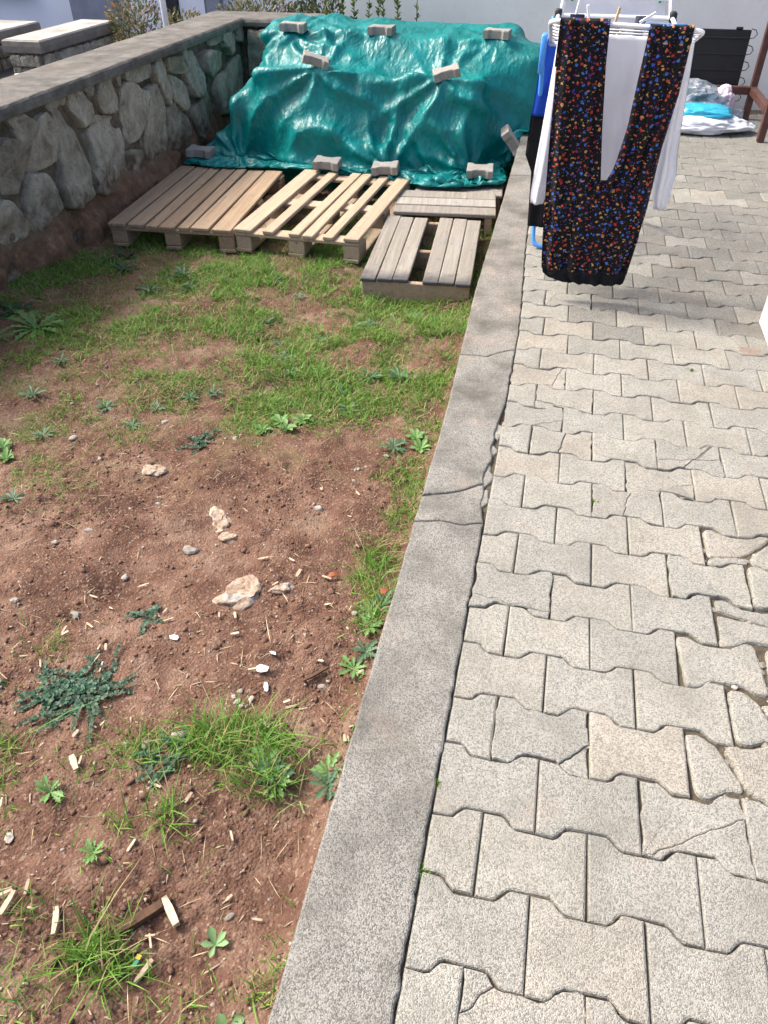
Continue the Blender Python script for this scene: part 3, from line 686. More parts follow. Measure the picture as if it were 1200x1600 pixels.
def relax(P, dxu, dyv, steps, iters, pins=None, grav=9.0, dt=1 / 45, bend=.12, front=(4, 4)):
    ny, nx = P.shape[:2]; V = np.zeros_like(P)
    def pairs(a, b):
        out = []
        if a and not b: out = [((slice(None), slice(o, nx - a, 2 * a)), (slice(None), slice(o + a, nx, 2 * a))) for o in range(2 * a)]
        elif b and not a: out = [((slice(o, ny - b, 2 * b), slice(None)), (slice(o + b, ny, 2 * b), slice(None))) for o in range(2 * b)]
        else:
            for o in range(2):
                out.append(((slice(o, ny - 1, 2), slice(0, nx - 1)), (slice(o + 1, ny, 2), slice(1, nx))))
                out.append(((slice(o, ny - 1, 2), slice(1, nx)), (slice(o + 1, ny, 2), slice(0, nx - 1))))
        return out
    dg = math.hypot(dxu, dyv)
    cons = [(s, dxu, .9) for s in pairs(1, 0)] + [(s, dyv, .9) for s in pairs(0, 1)] + [(s, dg, .6) for s in pairs(1, 1)] + [(s, 2 * dxu, bend) for s in pairs(2, 0)] + [(s, 2 * dyv, bend) for s in pairs(0, 2)]
    for st in range(steps):
        V[..., 2] -= grav * dt; V *= .955; O = P.copy(); P = P + V * dt
        for it in range(iters):
            for (sa, sb), L, k in cons:
                A = P[sa]; B = P[sb]
                n0, n1 = min(A.shape[0], B.shape[0]), min(A.shape[1], B.shape[1])
                A = A[:n0, :n1]; B = B[:n0, :n1]; d = B - A; l = np.sqrt((d * d).sum(-1)) + 1e-9
                c = (k * .5 * (l - L) / l)[..., None] * d; A += c; B -= c
            if it % 3 == 2 or it == iters - 1:
                q = P.reshape(-1, 3); s, nn = sdf(q); m = s < .006
                q[m] += nn[m] * (.006 - s[m])[:, None]
                floor = np.where(q[:, 0] > -.27, np.where(q[:, 1] > 4.9, .012, -.16), -.19)
                fy = front[0] + (front[1] - front[0]) * min(1, st / (steps * .75)) + .05 * np.sin(q[:, 0] * 3.1 + .8) + .02 * np.sin(q[:, 0] * 9) - .10 * sstep(-1.25, -.75, q[:, 0]) * sstep(-.4, -.5, q[:, 0])
                q[:, 1] = np.maximum(q[:, 1], fy); lo = (q[:, 2] < .0) & (q[:, 1] < 5.1); q[lo, 0] = np.minimum(q[lo, 0], -.285)
                fl = q[:, 2] < floor; q[fl, 2] = floor[fl]
                q[:, 0] = np.maximum(q[:, 0], -2.70); q[:, 1] = np.minimum(q[:, 1], 6.22)
                stick = m | fl
                P = q.reshape(P.shape)
                if pins is not None:
                    for (i, j), t in pins: P[i, j] = t
        V = (P - O) / dt
        sk = stick.reshape(P.shape[:2]); V[sk] *= .25
        sp = np.linalg.norm(V, axis=-1, keepdims=True); V *= np.minimum(1, 2.0 / np.maximum(sp, 1e-6))
    return P
def make_tarp():
    u0, u1, v0, v1 = -2.98, .14, 3.80, 6.75
    nx, ny = 79, 75
    U, Vv = np.meshgrid(np.linspace(u0, u1, nx), np.linspace(v0, v1, ny))
    d = np.clip(np.maximum(np.maximum(-2.2 - U, U + .45), np.maximum(4.95 - Vv, Vv - 6.1)), 0, None)
    Z = .66 - .35 * d + .035 * fbm(np.c_[U.ravel() * 2.6, Vv.ravel() * 2.6], 3, 77).reshape(U.shape)
    # gathered plan: a little spare cloth so that it folds
    cx, cy = -1.33, 5.45
    Z = Z + .022 * np.sin(U * 26 + 2.2 * np.sin(Vv * 4)) * sstep(-.2, .4, fbm(np.c_[U.ravel() * 1.5, Vv.ravel() * 1.5], 2, 78)).reshape(U.shape)
    P = np.stack([cx + (U - cx) * .925, cy + (Vv - cy) * .955, Z], -1)
    P += .008 * rng.standard_normal(P.shape)
    dxu, dyv = (u1 - u0) / (nx - 1), (v1 - v0) / (ny - 1)
    P = relax(P, dxu, dyv, 95, 10, bend=.05, front=(3.9, 4.62))
    # refine twice
    for _ in range(1):
        ny, nx = P.shape[:2]; Q = np.zeros((2 * ny - 1, 2 * nx - 1, 3))
        Q[::2, ::2] = P; Q[1::2, ::2] = (P[1:] + P[:-1]) / 2; Q[:, 1::2] = (Q[:, 2::2] + Q[:, :-2:2]) / 2
        P = Q; dxu /= 2; dyv /= 2
        P = P + .003 * rng.standard_normal(P.shape)
        P = relax(P, dxu * 1.012, dyv * 1.012, 24, 9, bend=.03, front=(4.63, 4.64))
    return P
TP = make_tarp()
def fold_detail(P):
    for _ in range(1):
        Q = P.copy(); Q[1:-1, 1:-1] = .5 * P[1:-1, 1:-1] + .125 * (P[:-2, 1:-1] + P[2:, 1:-1] + P[1:-1, :-2] + P[1:-1, 2:]); P = Q
    gu = np.gradient(P, axis=1); gv = np.gradient(P, axis=0); N = np.cross(gu, gv); N /= np.linalg.norm(N, axis=-1, keepdims=True) + 1e-9
    ny, nx = P.shape[:2]; v, u = np.meshgrid(np.linspace(0, 2.73, ny), np.linspace(0, 3.07, nx), indexing='ij'); uv = np.c_[u.ravel(), v.ravel()]
    w = uv + .10 * np.c_[vnoise(uv * 3, 91), vnoise(uv * 3, 92)]
    rid = lambda q, sd: (1 - np.abs(fbm(q, 2, sd, .5)) * 1.6)
    a = rid(w * [1.7, 3.6], 93); b = rid((w @ np.array([[.8, -.6], [.6, .8]])) * [7.5, 1.7], 94); c = rid((w @ np.array([[.5, .86], [-.86, .5]])) * [15, 6], 95)
    msk = sstep(-.3, .3, fbm(uv * 1.6, 2, 96))
    d = .020 * a + .022 * b * msk + .0035 * c * msk
    for px_, py_, pz_, R_, A_, k_ in ((-2.02, 5.45, .62, .45, .046, 9), (-1.70, 4.98, .45, .42, .046, 7), (-.80, 4.98, .43, .42, .042, 7), (-.5, 5.45, .6, .3, .02, 9), (-1.12, 4.7, -.15, .60, .050, 9), (-2.3, 4.8, -.15, .5, .04, 8), (-.55, 4.75, -.12, .35, .045, 8)):
        q = P.reshape(-1, 3) - [px_, py_, pz_]; r = np.linalg.norm(q, axis=1); th = np.arctan2(q[:, 2] + .5 * q[:, 1], q[:, 0])
        d = d + A_ * np.exp(-r / R_) * np.minimum(1, r / .12) * (1 - 2 * np.abs(np.sin(k_ * .5 * th + 3 * vnoise(np.c_[th, r * 2], 97))) ** .8)
    sag = P.reshape(-1, 3); d = d - .05 * np.exp(-((sag[:, 1] - 5.22) / .13) ** 2) * sstep(.2, .34, sag[:, 2]) * (.5 + .5 * np.sin(sag[:, 0] * 5.2 + 1)) ** .7
    Q = P + N * d.reshape(ny, nx, 1)
    Q[..., 2] = np.maximum(Q[..., 2], np.where(Q[..., 0] > -.27, -.15, -.187)); Q[..., 0] = np.maximum(Q[..., 0], -2.705); return Q
TP = fold_detail(TP)
ny, nx = TP.shape[:2]; I = np.arange(nx * ny).reshape(ny, nx)
F = np.stack([I[:-1, :-1], I[:-1, 1:], I[1:, 1:], I[1:, :-1]], -1).reshape(-1, 4)
tarp = obj('tarpaulin', mesh('tarpaulin', TP.reshape(-1, 3), F, M['tarp'], True))
sub = tarp.modifiers.new('sub', 'SUBSURF'); sub.levels = 1; sub.render_levels = 1
tag(tarp, 'large creased teal green tarpaulin covering a pile beside the stone wall', 'tarpaulin')
TF = TP.reshape(-1, 3)
def tarp_z(x, y, r=.09):
    m = (np.abs(TF[:, 0] - x) < r) & (np.abs(TF[:, 1] - y) < r)
    return float(np.quantile(TF[m, 2], .96)) if m.any() else -.19
blk = mesh('paving_block', *slab(jitter(ipath(-.1, .1, 0), .0008, rnd), .06, .007), M['block'])
for (x, y, zadd, rot, lab) in [
    (-2.03, 5.52, 0, (0, .03, .10), 'pale concrete block at the gathered left end of the tarpaulin top'), (-1.35, 5.52, 0, (.02, 0, -.04), 'pale concrete block midway along the back top edge of the tarpaulin'),
    (-.50, 5.52, 0, (0, .02, -.08), 'pale concrete block at the right end of the tarpaulin top'), (-1.71, 5.02, 0, (.12, .30, .35), 'tilted pale block half wrapped in a fold on the front ledge of the tarpaulin'),
    (-.79, 5.02, 0, (.12, -.22, .25), 'tilted pale block on the front ledge of the tarpaulin, sharp corner up'), (-2.57, 4.76, 0, (.04, .05, .06), 'grey block on the tarpaulin hem next to the stone wall'),
    (-1.56, 4.66, 0, (.10, .03, .02), 'grey block lying on the tarpaulin hem behind the closed pallet boards'), (-1.13, 4.63, 0, (.10, -.05, .10), 'grey block on the tarpaulin hem behind the open pallet'),
    (-.47, 4.70, 0, (.16, 0, .1), 'grey block sunk in the bunched tarpaulin hem near the kerb')]:
    z = tarp_z(x, y, .06) + .050 if y > 4.9 else -.085 + .0 * zadd
    o = obj('concrete_block', blk, None, (x, y, z - .008), rot, (.92, .8, .9)); tag(o, lab, 'concrete block', 'blocks weighing down the tarpaulin')
for i, (x, y, z, rot, lab) in enumerate([(-.175, 5.52, .065, (0, 0, .1), 'concrete block on the kerb under another block at the tarpaulin edge'), (-.18, 5.50, .127, (0, 0, .22), 'concrete block stacked on another block on the kerb'), (-.262, 4.98, .03, (.15, .9, .25), 'grey block leaning in the gap between the kerb and the tarpaulin')]):
    o = obj('concrete_block', blk, None, (x, y, z), rot); tag(o, lab, 'concrete block', 'blocks weighing down the tarpaulin')

# ------------------------------------------------------------------ drying rack
rack = empty('drying_rack', (.22, 3.1, 0)); RO = Vector((.22, 3.1, 0))
tag(rack, 'white and blue folding drying rack loaded with laundry on the paving', 'drying rack')
def rp(mb, name, mat, smooth=True, parent=None):
    o = mb.build(name, mat, parent or rack, smooth)
    if parent is None: o.location = -RO
    return o
w0, w1 = -.035, .50
wf = rp(MB().tube(arc([(w0, 2.80, .915), (w0, 2.42, 1.028), (w1, 2.42, 1.008), (w1, 2.80, .915)], .05), .0085), 'front_wing_frame', M['rack_white'])
for j in range(5):
    t = (j + 1) / 6; rp(MB().tube([(w0, 2.42 + .36 * t, 1.022 - .105 * t), (w1, 2.42 + .36 * t, 1.004 - .092 * t)], .0032, 6), 'wing_wire', M['rack_white'], True, wf)
bf = rp(MB().tube(arc([(w0, 2.80, .905), (w0, 3.42, .935), (w1 - .02, 3.42, .935), (w1 - .02, 2.80, .905)], .03), .0095), 'body_frame', M['rack_white'])
rp(MB().tube([(w0, 2.80, .905), (w1, 2.80, .905)], .0095), 'body_rail', M['rack_white'])
for j in range(7):
    y = 2.87 + j * .075; rp(MB().tube([(w0, y, .912), (w1 - .01, y, .912)], .003, 6), 'body_wire', M['rack_white'], True, bf)
wf = rp(MB().tube(arc([(w0 + .01, 3.43, .94), (w0 + .02, 3.95, 1.20), (w1 - .05, 3.95, 1.20), (w1 - .03, 3.43, .94)], .05), .0085), 'rear_wing_frame', M['rack_white'])
for j in range(4):
    t = (j + 1) / 5; rp(MB().tube([(w0 + .015, 3.43 + .52 * t, .94 + .26 * t), (w1 - .035, 3.43 + .52 * t, .94 + .26 * t)], .003, 6), 'wing_wire', M['rack_white'], True, wf)
for x in (w0, w1 - .02): rp(MB().box((x - .016, 3.40, .918), (x + .016, 3.445, .962), 0, .006), 'hinge', M['rack_black'])
rp(MB().tube(arc([(-.055, 3.42, .93), (-.012, 2.98, .012), (.45, 2.98, .012), (.49, 3.42, .93)], .05), .010), 'leg', M['rack_blue'])
rp(MB().tube(arc([(-.062, 2.80, .90), (-.05, 3.55, .012), (.50, 3.55, .012), (.515, 2.80, .90)], .05), .010), 'leg', M['rack_blue'])
for x in (-.062, .50): rp(MB().box((x - .012, 2.76, .80), (x + .012, 2.83, .94), 0, .005), 'side_bracket', M['rack_blue'])

# laundry: hanging cloth surfaces built from left/right outlines
def hang(rows, y, nu, folds, amp, thick, seed, over=None):
    """rows: list of (z, xl, xr) from top down -> closed hanging cloth with folds; over = (rail_y, drop) hangs the back half behind a rail"""
    zs = np.array([r[0] for r in rows]); n = max(24, int((zs[0] - zs[-1]) / .014)); zz = np.linspace(zs[0], zs[-1], n)
    xl_ = np.interp(-zz, -zs, [r[1] for r in rows]); xr_ = np.interp(-zz, -zs, [r[2] for r in rows])
    u = np.linspace(0, 1, nu); v = []
    for face in (1, -1):
        for i, z in enumerate(zz):
            t = i / (n - 1); x = xl_[i] + (xr_[i] - xl_[i]) * u
            ph = folds * u * 2 * np.pi + seed + .8 * np.sin(2.5 * t + seed)
            f = np.sin(ph) * .6 + .5 * np.sin(ph * 1.7 + 2 * t + seed * 2)
            nz = fbm(np.c_[x * 14 + seed, np.full(nu, z * 5), np.full(nu, face)], 3, seed)
            yy = y + amp * (.25 + .75 * t) * (f + .6 * nz) - face * thick * np.sin(np.pi * np.clip(u, .0, 1)) ** .5 * (.35 + .65 * min(1, t * 3))
            v += list(zip(x, yy, np.full(nu, z)))
    f = []; K = n * nu
    for i in range(n - 1):
        for j in range(nu - 1):
            a = i * nu + j; f.append((a, a + nu, a + nu + 1, a + 1)); f.append((K + a, K + a + 1, K + a + nu + 1, K + a + nu))
        f.append((i * nu, K + i * nu, K + (i + 1) * nu, (i + 1) * nu)); e = nu - 1
        f.append((i * nu + e, (i + 1) * nu + e, K + (i + 1) * nu + e, K + i * nu + e))
    for j in range(nu - 1):
        f.append((j, j + 1, K + j + 1, K + j)); b = (n - 1) * nu
        f.append((b + j, K + b + j, K + b + j + 1, b + j + 1))
    return v, f
def rowsxy(L, Rr, n=30):
    zl = [q[1] for q in L]; zr = [q[1] for q in Rr]; z0 = min(zl[0], zr[0]); z1 = max(zl[-1], zr[-1]); out = []
    for z in np.linspace(z0, z1, n): out.append((float(z), float(np.interp(-z, [-a for a in zl], [q[0] for q in L])), float(np.interp(-z, [-a for a in zr], [q[0] for q in Rr]))))
    return out
PL = [(0, 1.035), (.008, .854), (.018, .613), (.031, .369), (.046, .19)]
PLI = [(.174, 1.035), (.183, .902), (.208, .69), (.236, .50), (.245, .42), (.235, .19)]
PRI = [(.313, 1.025), (.306, .885), (.299, .695), (.278, .557), (.244, .47), (.238, .42), (.228, .19)]
PR = [(.462, 1.025), (.458, .809), (.441, .635), (.434, .396), (.412, .19)]
tr = empty('trousers', (.23, 2.40, .1)); TO = Vector((.23, 2.40, .1))
tag(tr, 'black trousers with a small multicoloured pattern hung upside down over the front rail', 'trousers')
def tp(v, f, name, mat):
    o = obj(name, mesh(name, v, f, mat, True), tr); o.location = -TO; return o
tp(*hang(rowsxy(PL, PLI, 40), 2.395, 34, 2.4, .015, .014, 1), 'trouser_leg', M['pattern'])
tp(*hang(rowsxy(PRI, PR, 40), 2.395, 34, 2.8, .015, .014, 4), 'trouser_leg', M['pattern'])
tp(*hang([(.505, .235, .262), (.47, .19, .285), (.40, .05, .415), (.30, .037, .425), (.20, .045, .414), (.135, .052, .407)], 2.389, 48, 4.5, .014, .022, 6), 'seat_panel', M['pattern'])
tp(*hang([(.150, .052, .408), (.118, .060, .405), (.098, .085, .400), (.090, .12, .39)], 2.389, 48, 4.5, .012, .027, 6), 'waistband', M['black_cloth'])
for (a, b) in ((.0, .175), (.313, .463)):   # hems folded over the rail and hanging behind it
    n_ = 14; v = []; prof = [(2.408 + .0, 1.02)] + [(2.42 - .014 * math.cos(t), 1.022 + .014 * math.sin(t) + .002) for t in np.linspace(0, math.pi, 8)] + [(2.437, .98), (2.44, .93), (2.442, .88)]
    prof[0] = (2.404, .985); zoff = -.0 if a < .2 else -.012
    for (yy_, zz_) in prof:
        for j in range(n_): v.append((a + (b - a) * j / (n_ - 1), yy_ + .002 * math.sin(j * 1.3), zz_ + zoff))
    f = [(i * n_ + j, i * n_ + j + 1, (i + 1) * n_ + j + 1, (i + 1) * n_ + j) for i in range(len(prof) - 1) for j in range(n_ - 1)]
    tp(v, f, 'folded_hem', M['pattern'])
sh = empty('shirt', (.24, 2.6, .4)); SO = Vector((.24, 2.6, .4)); tag(sh, 'white long-sleeved shirt hanging behind the patterned trousers', 'shirt')
def sp(v, f, name, mat=None):
    o = obj(name, mesh(name, v, f, mat or M['white_cloth'], True), sh); o.location = -SO; return o
sp(*hang([(.965, .0, .485), (.7, .02, .475), (.45, .04, .46), (.24, .06, .43)], 2.595, 44, 3.4, .013, .012, 3), 'shirt_body')
sp(*hang([(.955, -.004, .06), (.80, -.012, .055), (.604, -.024, .052), (.46, -.034, .045), (.388, -.038, .030), (.352, -.034, .022)], 2.55, 16, 1.2, .010, .018, 8), 'sleeve')
sp(*hang([(.962, .43, .491), (.842, .43, .502), (.595, .445, .520), (.499, .45, .536), (.42, .46, .530), (.365, .475, .522)], 2.55, 16, 1.3, .011, .018, 12), 'sleeve')
bb = empty('dress', (-.05, 3.0, .1)); BO = Vector((-.05, 3.0, .1)); tag(bb, 'royal blue and black garment hanging at the kerb side of the drying rack', 'dress')
for rows, mt, nm, y in (([(.90, -.070, .06), (.75, -.078, .06), (.60, -.088, .06)], 'blue_cloth', 'blue_panel', 2.985), ([(.61, -.090, .06), (.435, -.096, .07), (.36, -.060, .07), (.11, -.048, .05)], 'black_cloth', 'black_panel', 2.988)):
    o = obj(nm, mesh(nm, *hang(rows, y, 16, 1.1, .008, .016, 5), M[mt], True), bb); o.location = -BO
tag(obj('towel', mesh('towel', *hang([(1.012, -.018, .452), (.9, -.012, .455), (.62, 0, .45)], 3.56, 40, 2.4, .006, .008, 9), M['towel'], True)), 'white towel pegged to the rear wing of the drying rack', 'towel')
def sock(x, y, z, mat, label, w=.028, L=.10, seed=1):
    tag(obj('sock', mesh('sock', *hang([(z, x - w, x + w), (z - L * .6, x - w * .95, x + w), (z - L, x - w * .5, x + w * 1.3)], y, 12, 1, .004, .012, seed), M[mat], True)), label, 'sock', 'socks on the drying rack')
sock(.055, 3.02, .985, 'navy_cloth', 'navy sock bunched on the drying rack wires', .030, .07, 2)
sock(.125, 2.95, .975, 'red_cloth', 'dark red sock on the drying rack next to the navy one', .034, .07, 3)
sock(.315, 3.02, .985, 'grey_cloth', 'dark grey sock hanging from the drying rack behind the shirt', .022, .14, 4)
sock(.215, 3.02, .955, 'grey_cloth', 'small grey sock under a wooden peg on the drying rack', .020, .06, 5)
tag(obj('cloth', mesh('cloth', *hang([(.965, .33, .50), (.93, .33, .51)], 2.98, 20, 1.2, .01, .012, 6), M['rack_blue'], True)), 'light blue cloth folded over the right side of the drying rack', 'cloth')
def peg(x, y, z, mat, label, tilt=.2):
    m = MB().box((-.004, -.004, -.03), (.001, .004, .042), 0, .001).box((.0015, -.004, -.03), (.0065, .004, .042), 0, .001)
    tag(m.build('clothes_peg', M[mat], loc=(x, y, z), rot=(0, tilt, .4)), label, 'clothes peg', 'pegs on the drying rack')
peg(.015, 3.55, 1.01, 'peg_green', 'green clothes peg at the left end of the white towel', -.1); peg(.425, 3.55, 1.01, 'peg_green', 'green clothes peg at the right end of the white towel', .3)
peg(.215, 3.02, .972, 'peg_wood', 'wooden clothes peg holding the small grey sock'); peg(.205, 2.62, .955, 'peg_wood', 'wooden clothes peg on the white shirt hem', .9)
peg(.10, 2.95, .985, 'peg_white', 'white clothes peg on the dark red sock', -.25); peg(.05, 3.02, .995, 'peg_white', 'white clothes peg on the navy sock', .15); peg(.335, 2.99, .98, 'peg_white', 'white clothes peg on the dark grey sock', 1.1)

# ------------------------------------------------------------------ steel bench frame, condenser panel, bags, walls to the right
fr = empty('steel_frame', (1.2, 5.75, 0)); FO = Vector((1.2, 5.75, 0)); tag(fr, 'rusty brown steel frame of a bench against the white wall', 'frame')
def fp(mb, nm):
    o = mb.build(nm, M['rust_steel'], fr); o.location = -FO
for x, y, h in ((1.43, 6.10, 1.2), (1.435, 5.40, 1.2), (.62, 6.10, .9)):
    fp(MB().box((x - .024, y - .024, 0), (x + .024, y + .024, h), 0, .004), 'post')
fp(MB().box((.645, 6.075, .17), (1.405, 6.12, .225), 0, .003), 'back_beam')
fp(MB().box((1.408, 5.425, .175), (1.455, 6.075, .228), 0, .003), 'side_beam')
cp = empty('condenser_panel', (1.1, 6.2, 0), (R(-3), 0, 0)); tag(cp, 'black fridge condenser panel with coil loops leaning on the white wall', 'panel')
MB().box((-.34, -.006, .02), (.235, .008, .575), 0, .004).build('plate', M['coil_black'], cp)
for j in range(5):
    z = .10 + j * .105; MB().box((-.335, -.014, z - .006), (.23, -.0065, z + .006), 0, .002).build('rib', M['coil_black'], cp)
    MB().tube([(.23, -.010, z), (.262, -.010, z + .006), (.278, -.010, z + .03), (.262, -.010, z + .055), (.23, -.010, z + .062)], .0035, 6).build('coil_loop', M['coil_black'], cp, True)
MB().box((.12, -.01, .575), (.17, .006, .592), 0, .003).build('clip', M['coil_black'], cp)
def bag(name, c, dims, mat, seed, label, amp=.5, squ=3.0):
    bm = bmesh.new(); bmesh.ops.create_icosphere(bm, subdivisions=4 if mat == 'bag_grey' else 5, radius=1); v = np.array([q.co for q in bm.verts]); f = [[w.index for w in q.verts] for q in bm.faces]; bm.free()
    ridge = 1 - np.abs(fbm(v * 2.1 + seed * 3.3, 4, seed, .6)); bl = fbm(v * 1.2 + seed, 2, seed + 4)
    s = 1 + amp * (.35 * (ridge - .6) + .35 * bl); v = v * s[:, None] * np.array(dims)
    v[:, 2] = np.where(v[:, 2] < -dims[2] * .55, -dims[2] * .55 + .1 * (v[:, 2] + dims[2] * .55), v[:, 2])
    v[:, 2] -= v[:, 2].min()
    tag(obj(name, mesh(name, v, f, M[mat], mat != 'bag_grey'), None, c), label, 'bag', 'bags under the steel frame')
bag('plastic_bag', (1.03, 5.66, .004), (.33, .20, .075), 'bag_white', 2, 'flattened white plastic bag lying on the paving under the others', .5)
bag('plastic_bag', (1.02, 5.68, .083), (.24, .15, .06), 'bag_teal', 5, 'shiny turquoise plastic bag lying on the white one', .35)
bag('plastic_bag', (.98, 5.82, .115), (.22, .14, .11), 'bag_grey', 9, 'crumpled silver grey plastic bag under the steel frame', .9)
bag('plastic_bag', (1.20, 5.86, .10), (.075, .09, .10), 'bag_pink', 12, 'small pinkish bag next to the silver one', .6)
bag('plastic_bag', (1.26, 5.84, .0), (.11, .10, .08), 'bag_grey', 15, 'small dark grey bag in front of the back frame post', .8)
hw = empty('house_wall', (.6, 6.9, 0)); tag(hw, 'tall white plastered house wall behind the tarpaulin and the steel frame', 'wall')
o = MB().box((-1.95, 6.70, -.9), (5, 7.0, 3.2)).build('wall_face', M['plaster'], hw); o.location = (-.6, -6.9, 0)
pil = MB().box((.972, 2.08, -.1), (1.40, 2.36, 2.9), 0, .012).build('white_pillar', M['plaster']); tag(pil, 'white plastered pillar standing at the broken edge of the paving', 'pillar')
bk = obj('red_brick', mesh('red_brick', *slab([(-.05, -.035), (.05, -.03), (.045, .04), (-.05, .035)], .05, .008), m_plain('brick_red', (.22, .175, .142), .9, .1, .25, 40, .4)), None, (.905, 2.06, .002), (.03, .05, .1)); tag(bk, 'worn reddish brick fragment at the foot of the white pillar', 'brick')

# ------------------------------------------------------------------ background: planters, neighbouring house, pole
def planter(loc, w, L, h, label):
    p = empty('stone_planter', loc); tag(p, label, 'planter', 'stone planters beyond the wall')
    MB().box((.03, .03, 0), (w - .03, L - .03, h - .105)).build('core', M['mortar'], p)
    obj('cap', rough_slab('cap', [(0, 0), (w, 0), (w, L), (0, L)], h - .104, h, M['planter'], .01, .003, 8), p)
    r = random.Random(int(w * 100 + L * 10))
    z = .30
    while z < h - .13:
        hh = r.uniform(.10, .16); y = .05
        hh = min(hh, h - .115 - z)
        if hh < .04: break
        while y < L - .1:
            ww = min(r.uniform(.09, .17), L - .04 - y); e = r.uniform(.0, .03)
            me, cy, cz = stone([(y, z + e), (y + ww * .5, z), (y + ww - .015, z + e * .6), (y + ww - .02, z + hh - .015), (y + .01, z + hh - .015 - e * .5)], .03, r.randrange(500)); obj('stone', me, p, (w - .032, cy, cz)); y += ww
        x = .05
        while x < w - .08:
            ww = min(r.uniform(.09, .15), w - .04 - x)
            me, cx, cz = stone([(x, z), (x + ww - .015, z), (x + ww - .02, z + hh - .015), (x + .005, z + hh - .02)], .03, r.randrange(500)); obj('stone', me, p, (cx, .032, cz), (0, 0, -math.pi / 2)); x += ww
        z += hh
planter((-5.24, 6.46, -.9), .40, 1.46, 1.20, 'stone planter with a pale concrete cap just beyond the garden wall')
planter((-6.6, 5.9, -.9), 1.0, 1.78, 1.20, 'second concrete-capped stone planter, next to the house with the pale facade')
ho = empty('neighbour_house', (-8, 12, -.9)); tag(ho, 'neighbouring house with pale blue-white facade and grey panels', 'house')
def hp(a, b, nm, mt, par=None):
    o = MB().box(a, b).build(nm, M[mt], ho); o.location = (8, -12, .9); return o
hp((-22, 11.0, -.9), (-2.6, 14, 4.5), 'wall', 'facade')
for x0, x1 in ((-9.9, -9.0), (-7.15, -6.45), (-5.05, -4.85), (-12.5, -11.6), (-15.2, -14.4)): hp((x0, 10.86, -.9), (x1, 11.0, 4.5), 'panel', 'facade_grey')
for x0, x1 in ((-8.9, -7.9), (-11.4, -10.4), (-14.2, -13.2)):
    wfr = hp((x0, 10.95, .30), (x1, 10.998, 1.6), 'window_frame', 'frame_dark'); pn = hp((x0 + .06, 10.93, .37), (x1 - .06, 10.949, 1.54), 'window_pane', 'glass_dark'); pn.parent = wfr; pn.location = (0, 0, 0); hp((x0 - .08, 10.85, .22), (x1 + .08, 10.997, .298), 'window_sill', 'facade_grey')
hp((-5.72, 10.90, -.9), (-5.50, 10.998, 1.3), 'door_opening', 'frame_dark'); hp((-6.2, 10.84, -.9), (-5.74, 10.997, 2.2), 'pilaster', 'facade'); hp((-5.48, 10.92, -.9), (-5.1, 10.997, 1.2), 'door_leaf', 'facade')
pl = MB().tube([(-3.72, 6.85, -.9), (-3.72, 6.85, 2.6)], .028, 12).build('pole', M['pole'], None, True); tag(pl, 'thin white metal pole behind the garden wall', 'pole')
o = obj('plastic_bag', mesh('plastic_bag', *lump((0, 0, 0), .11, 3, 3, .7, .3), M['white_chip'], True), None, (-4.6, 5.98, .02)); o.location = (-4.62, 5.9, .07)
tag(o, 'white plastic bag lump beside the capped stone planter', 'bag')
ter = tag(MB().box((-9, 3.5, -.89), (-3.16, 9.5, -.03)).build('terrace', M['asphalt']), kind='structure')

# ------------------------------------------------------------------ foliage
def leaves(P, D, N, L, W, C, name, mat, bend=.25):
    """many leaves: base points P, directions D, normals N, lengths, widths, colours -> one mesh of 2-quad leaves"""
    n = len(P); L = L[:, None]; W = W[:, None]
    D = D / np.linalg.norm(D, axis=1, keepdims=True); sdir = np.cross(D, N); sdir /= np.linalg.norm(sdir, axis=1, keepdims=True) + 1e-9
    up = np.cross(sdir, D)
    a = P; b = P + D * L * .35 + sdir * W * .5 + up * W * .12; c = P + D * L * .35 - sdir * W * .5 + up * W * .12
    m = P + D * L * .4; t = P + D * L - up * L * bend
    b2 = P + D * L * .72 + sdir * W * .38 - up * L * bend * .3; c2 = P + D * L * .72 - sdir * W * .38 - up * L * bend * .3
    v = np.stack([a, b, b2, t, c2, c, m], 1).reshape(-1, 3)
    k = np.arange(n)[:, None] * 7
    f = np.concatenate([k + [0, 1, 6], k + [1, 2, 6], k + [2, 3, 6], k + [3, 4, 6], k + [4, 5, 6], k + [5, 0, 6]])
    me = mesh(name, v, f, mat, True); ca = me.color_attributes.new('Col', 'FLOAT_COLOR', 'POINT')
    col = np.repeat(np.c_[C, np.ones(n)], 7, 0).astype(np.float32); ca.data.foreach_set('color', col.ravel()); return me
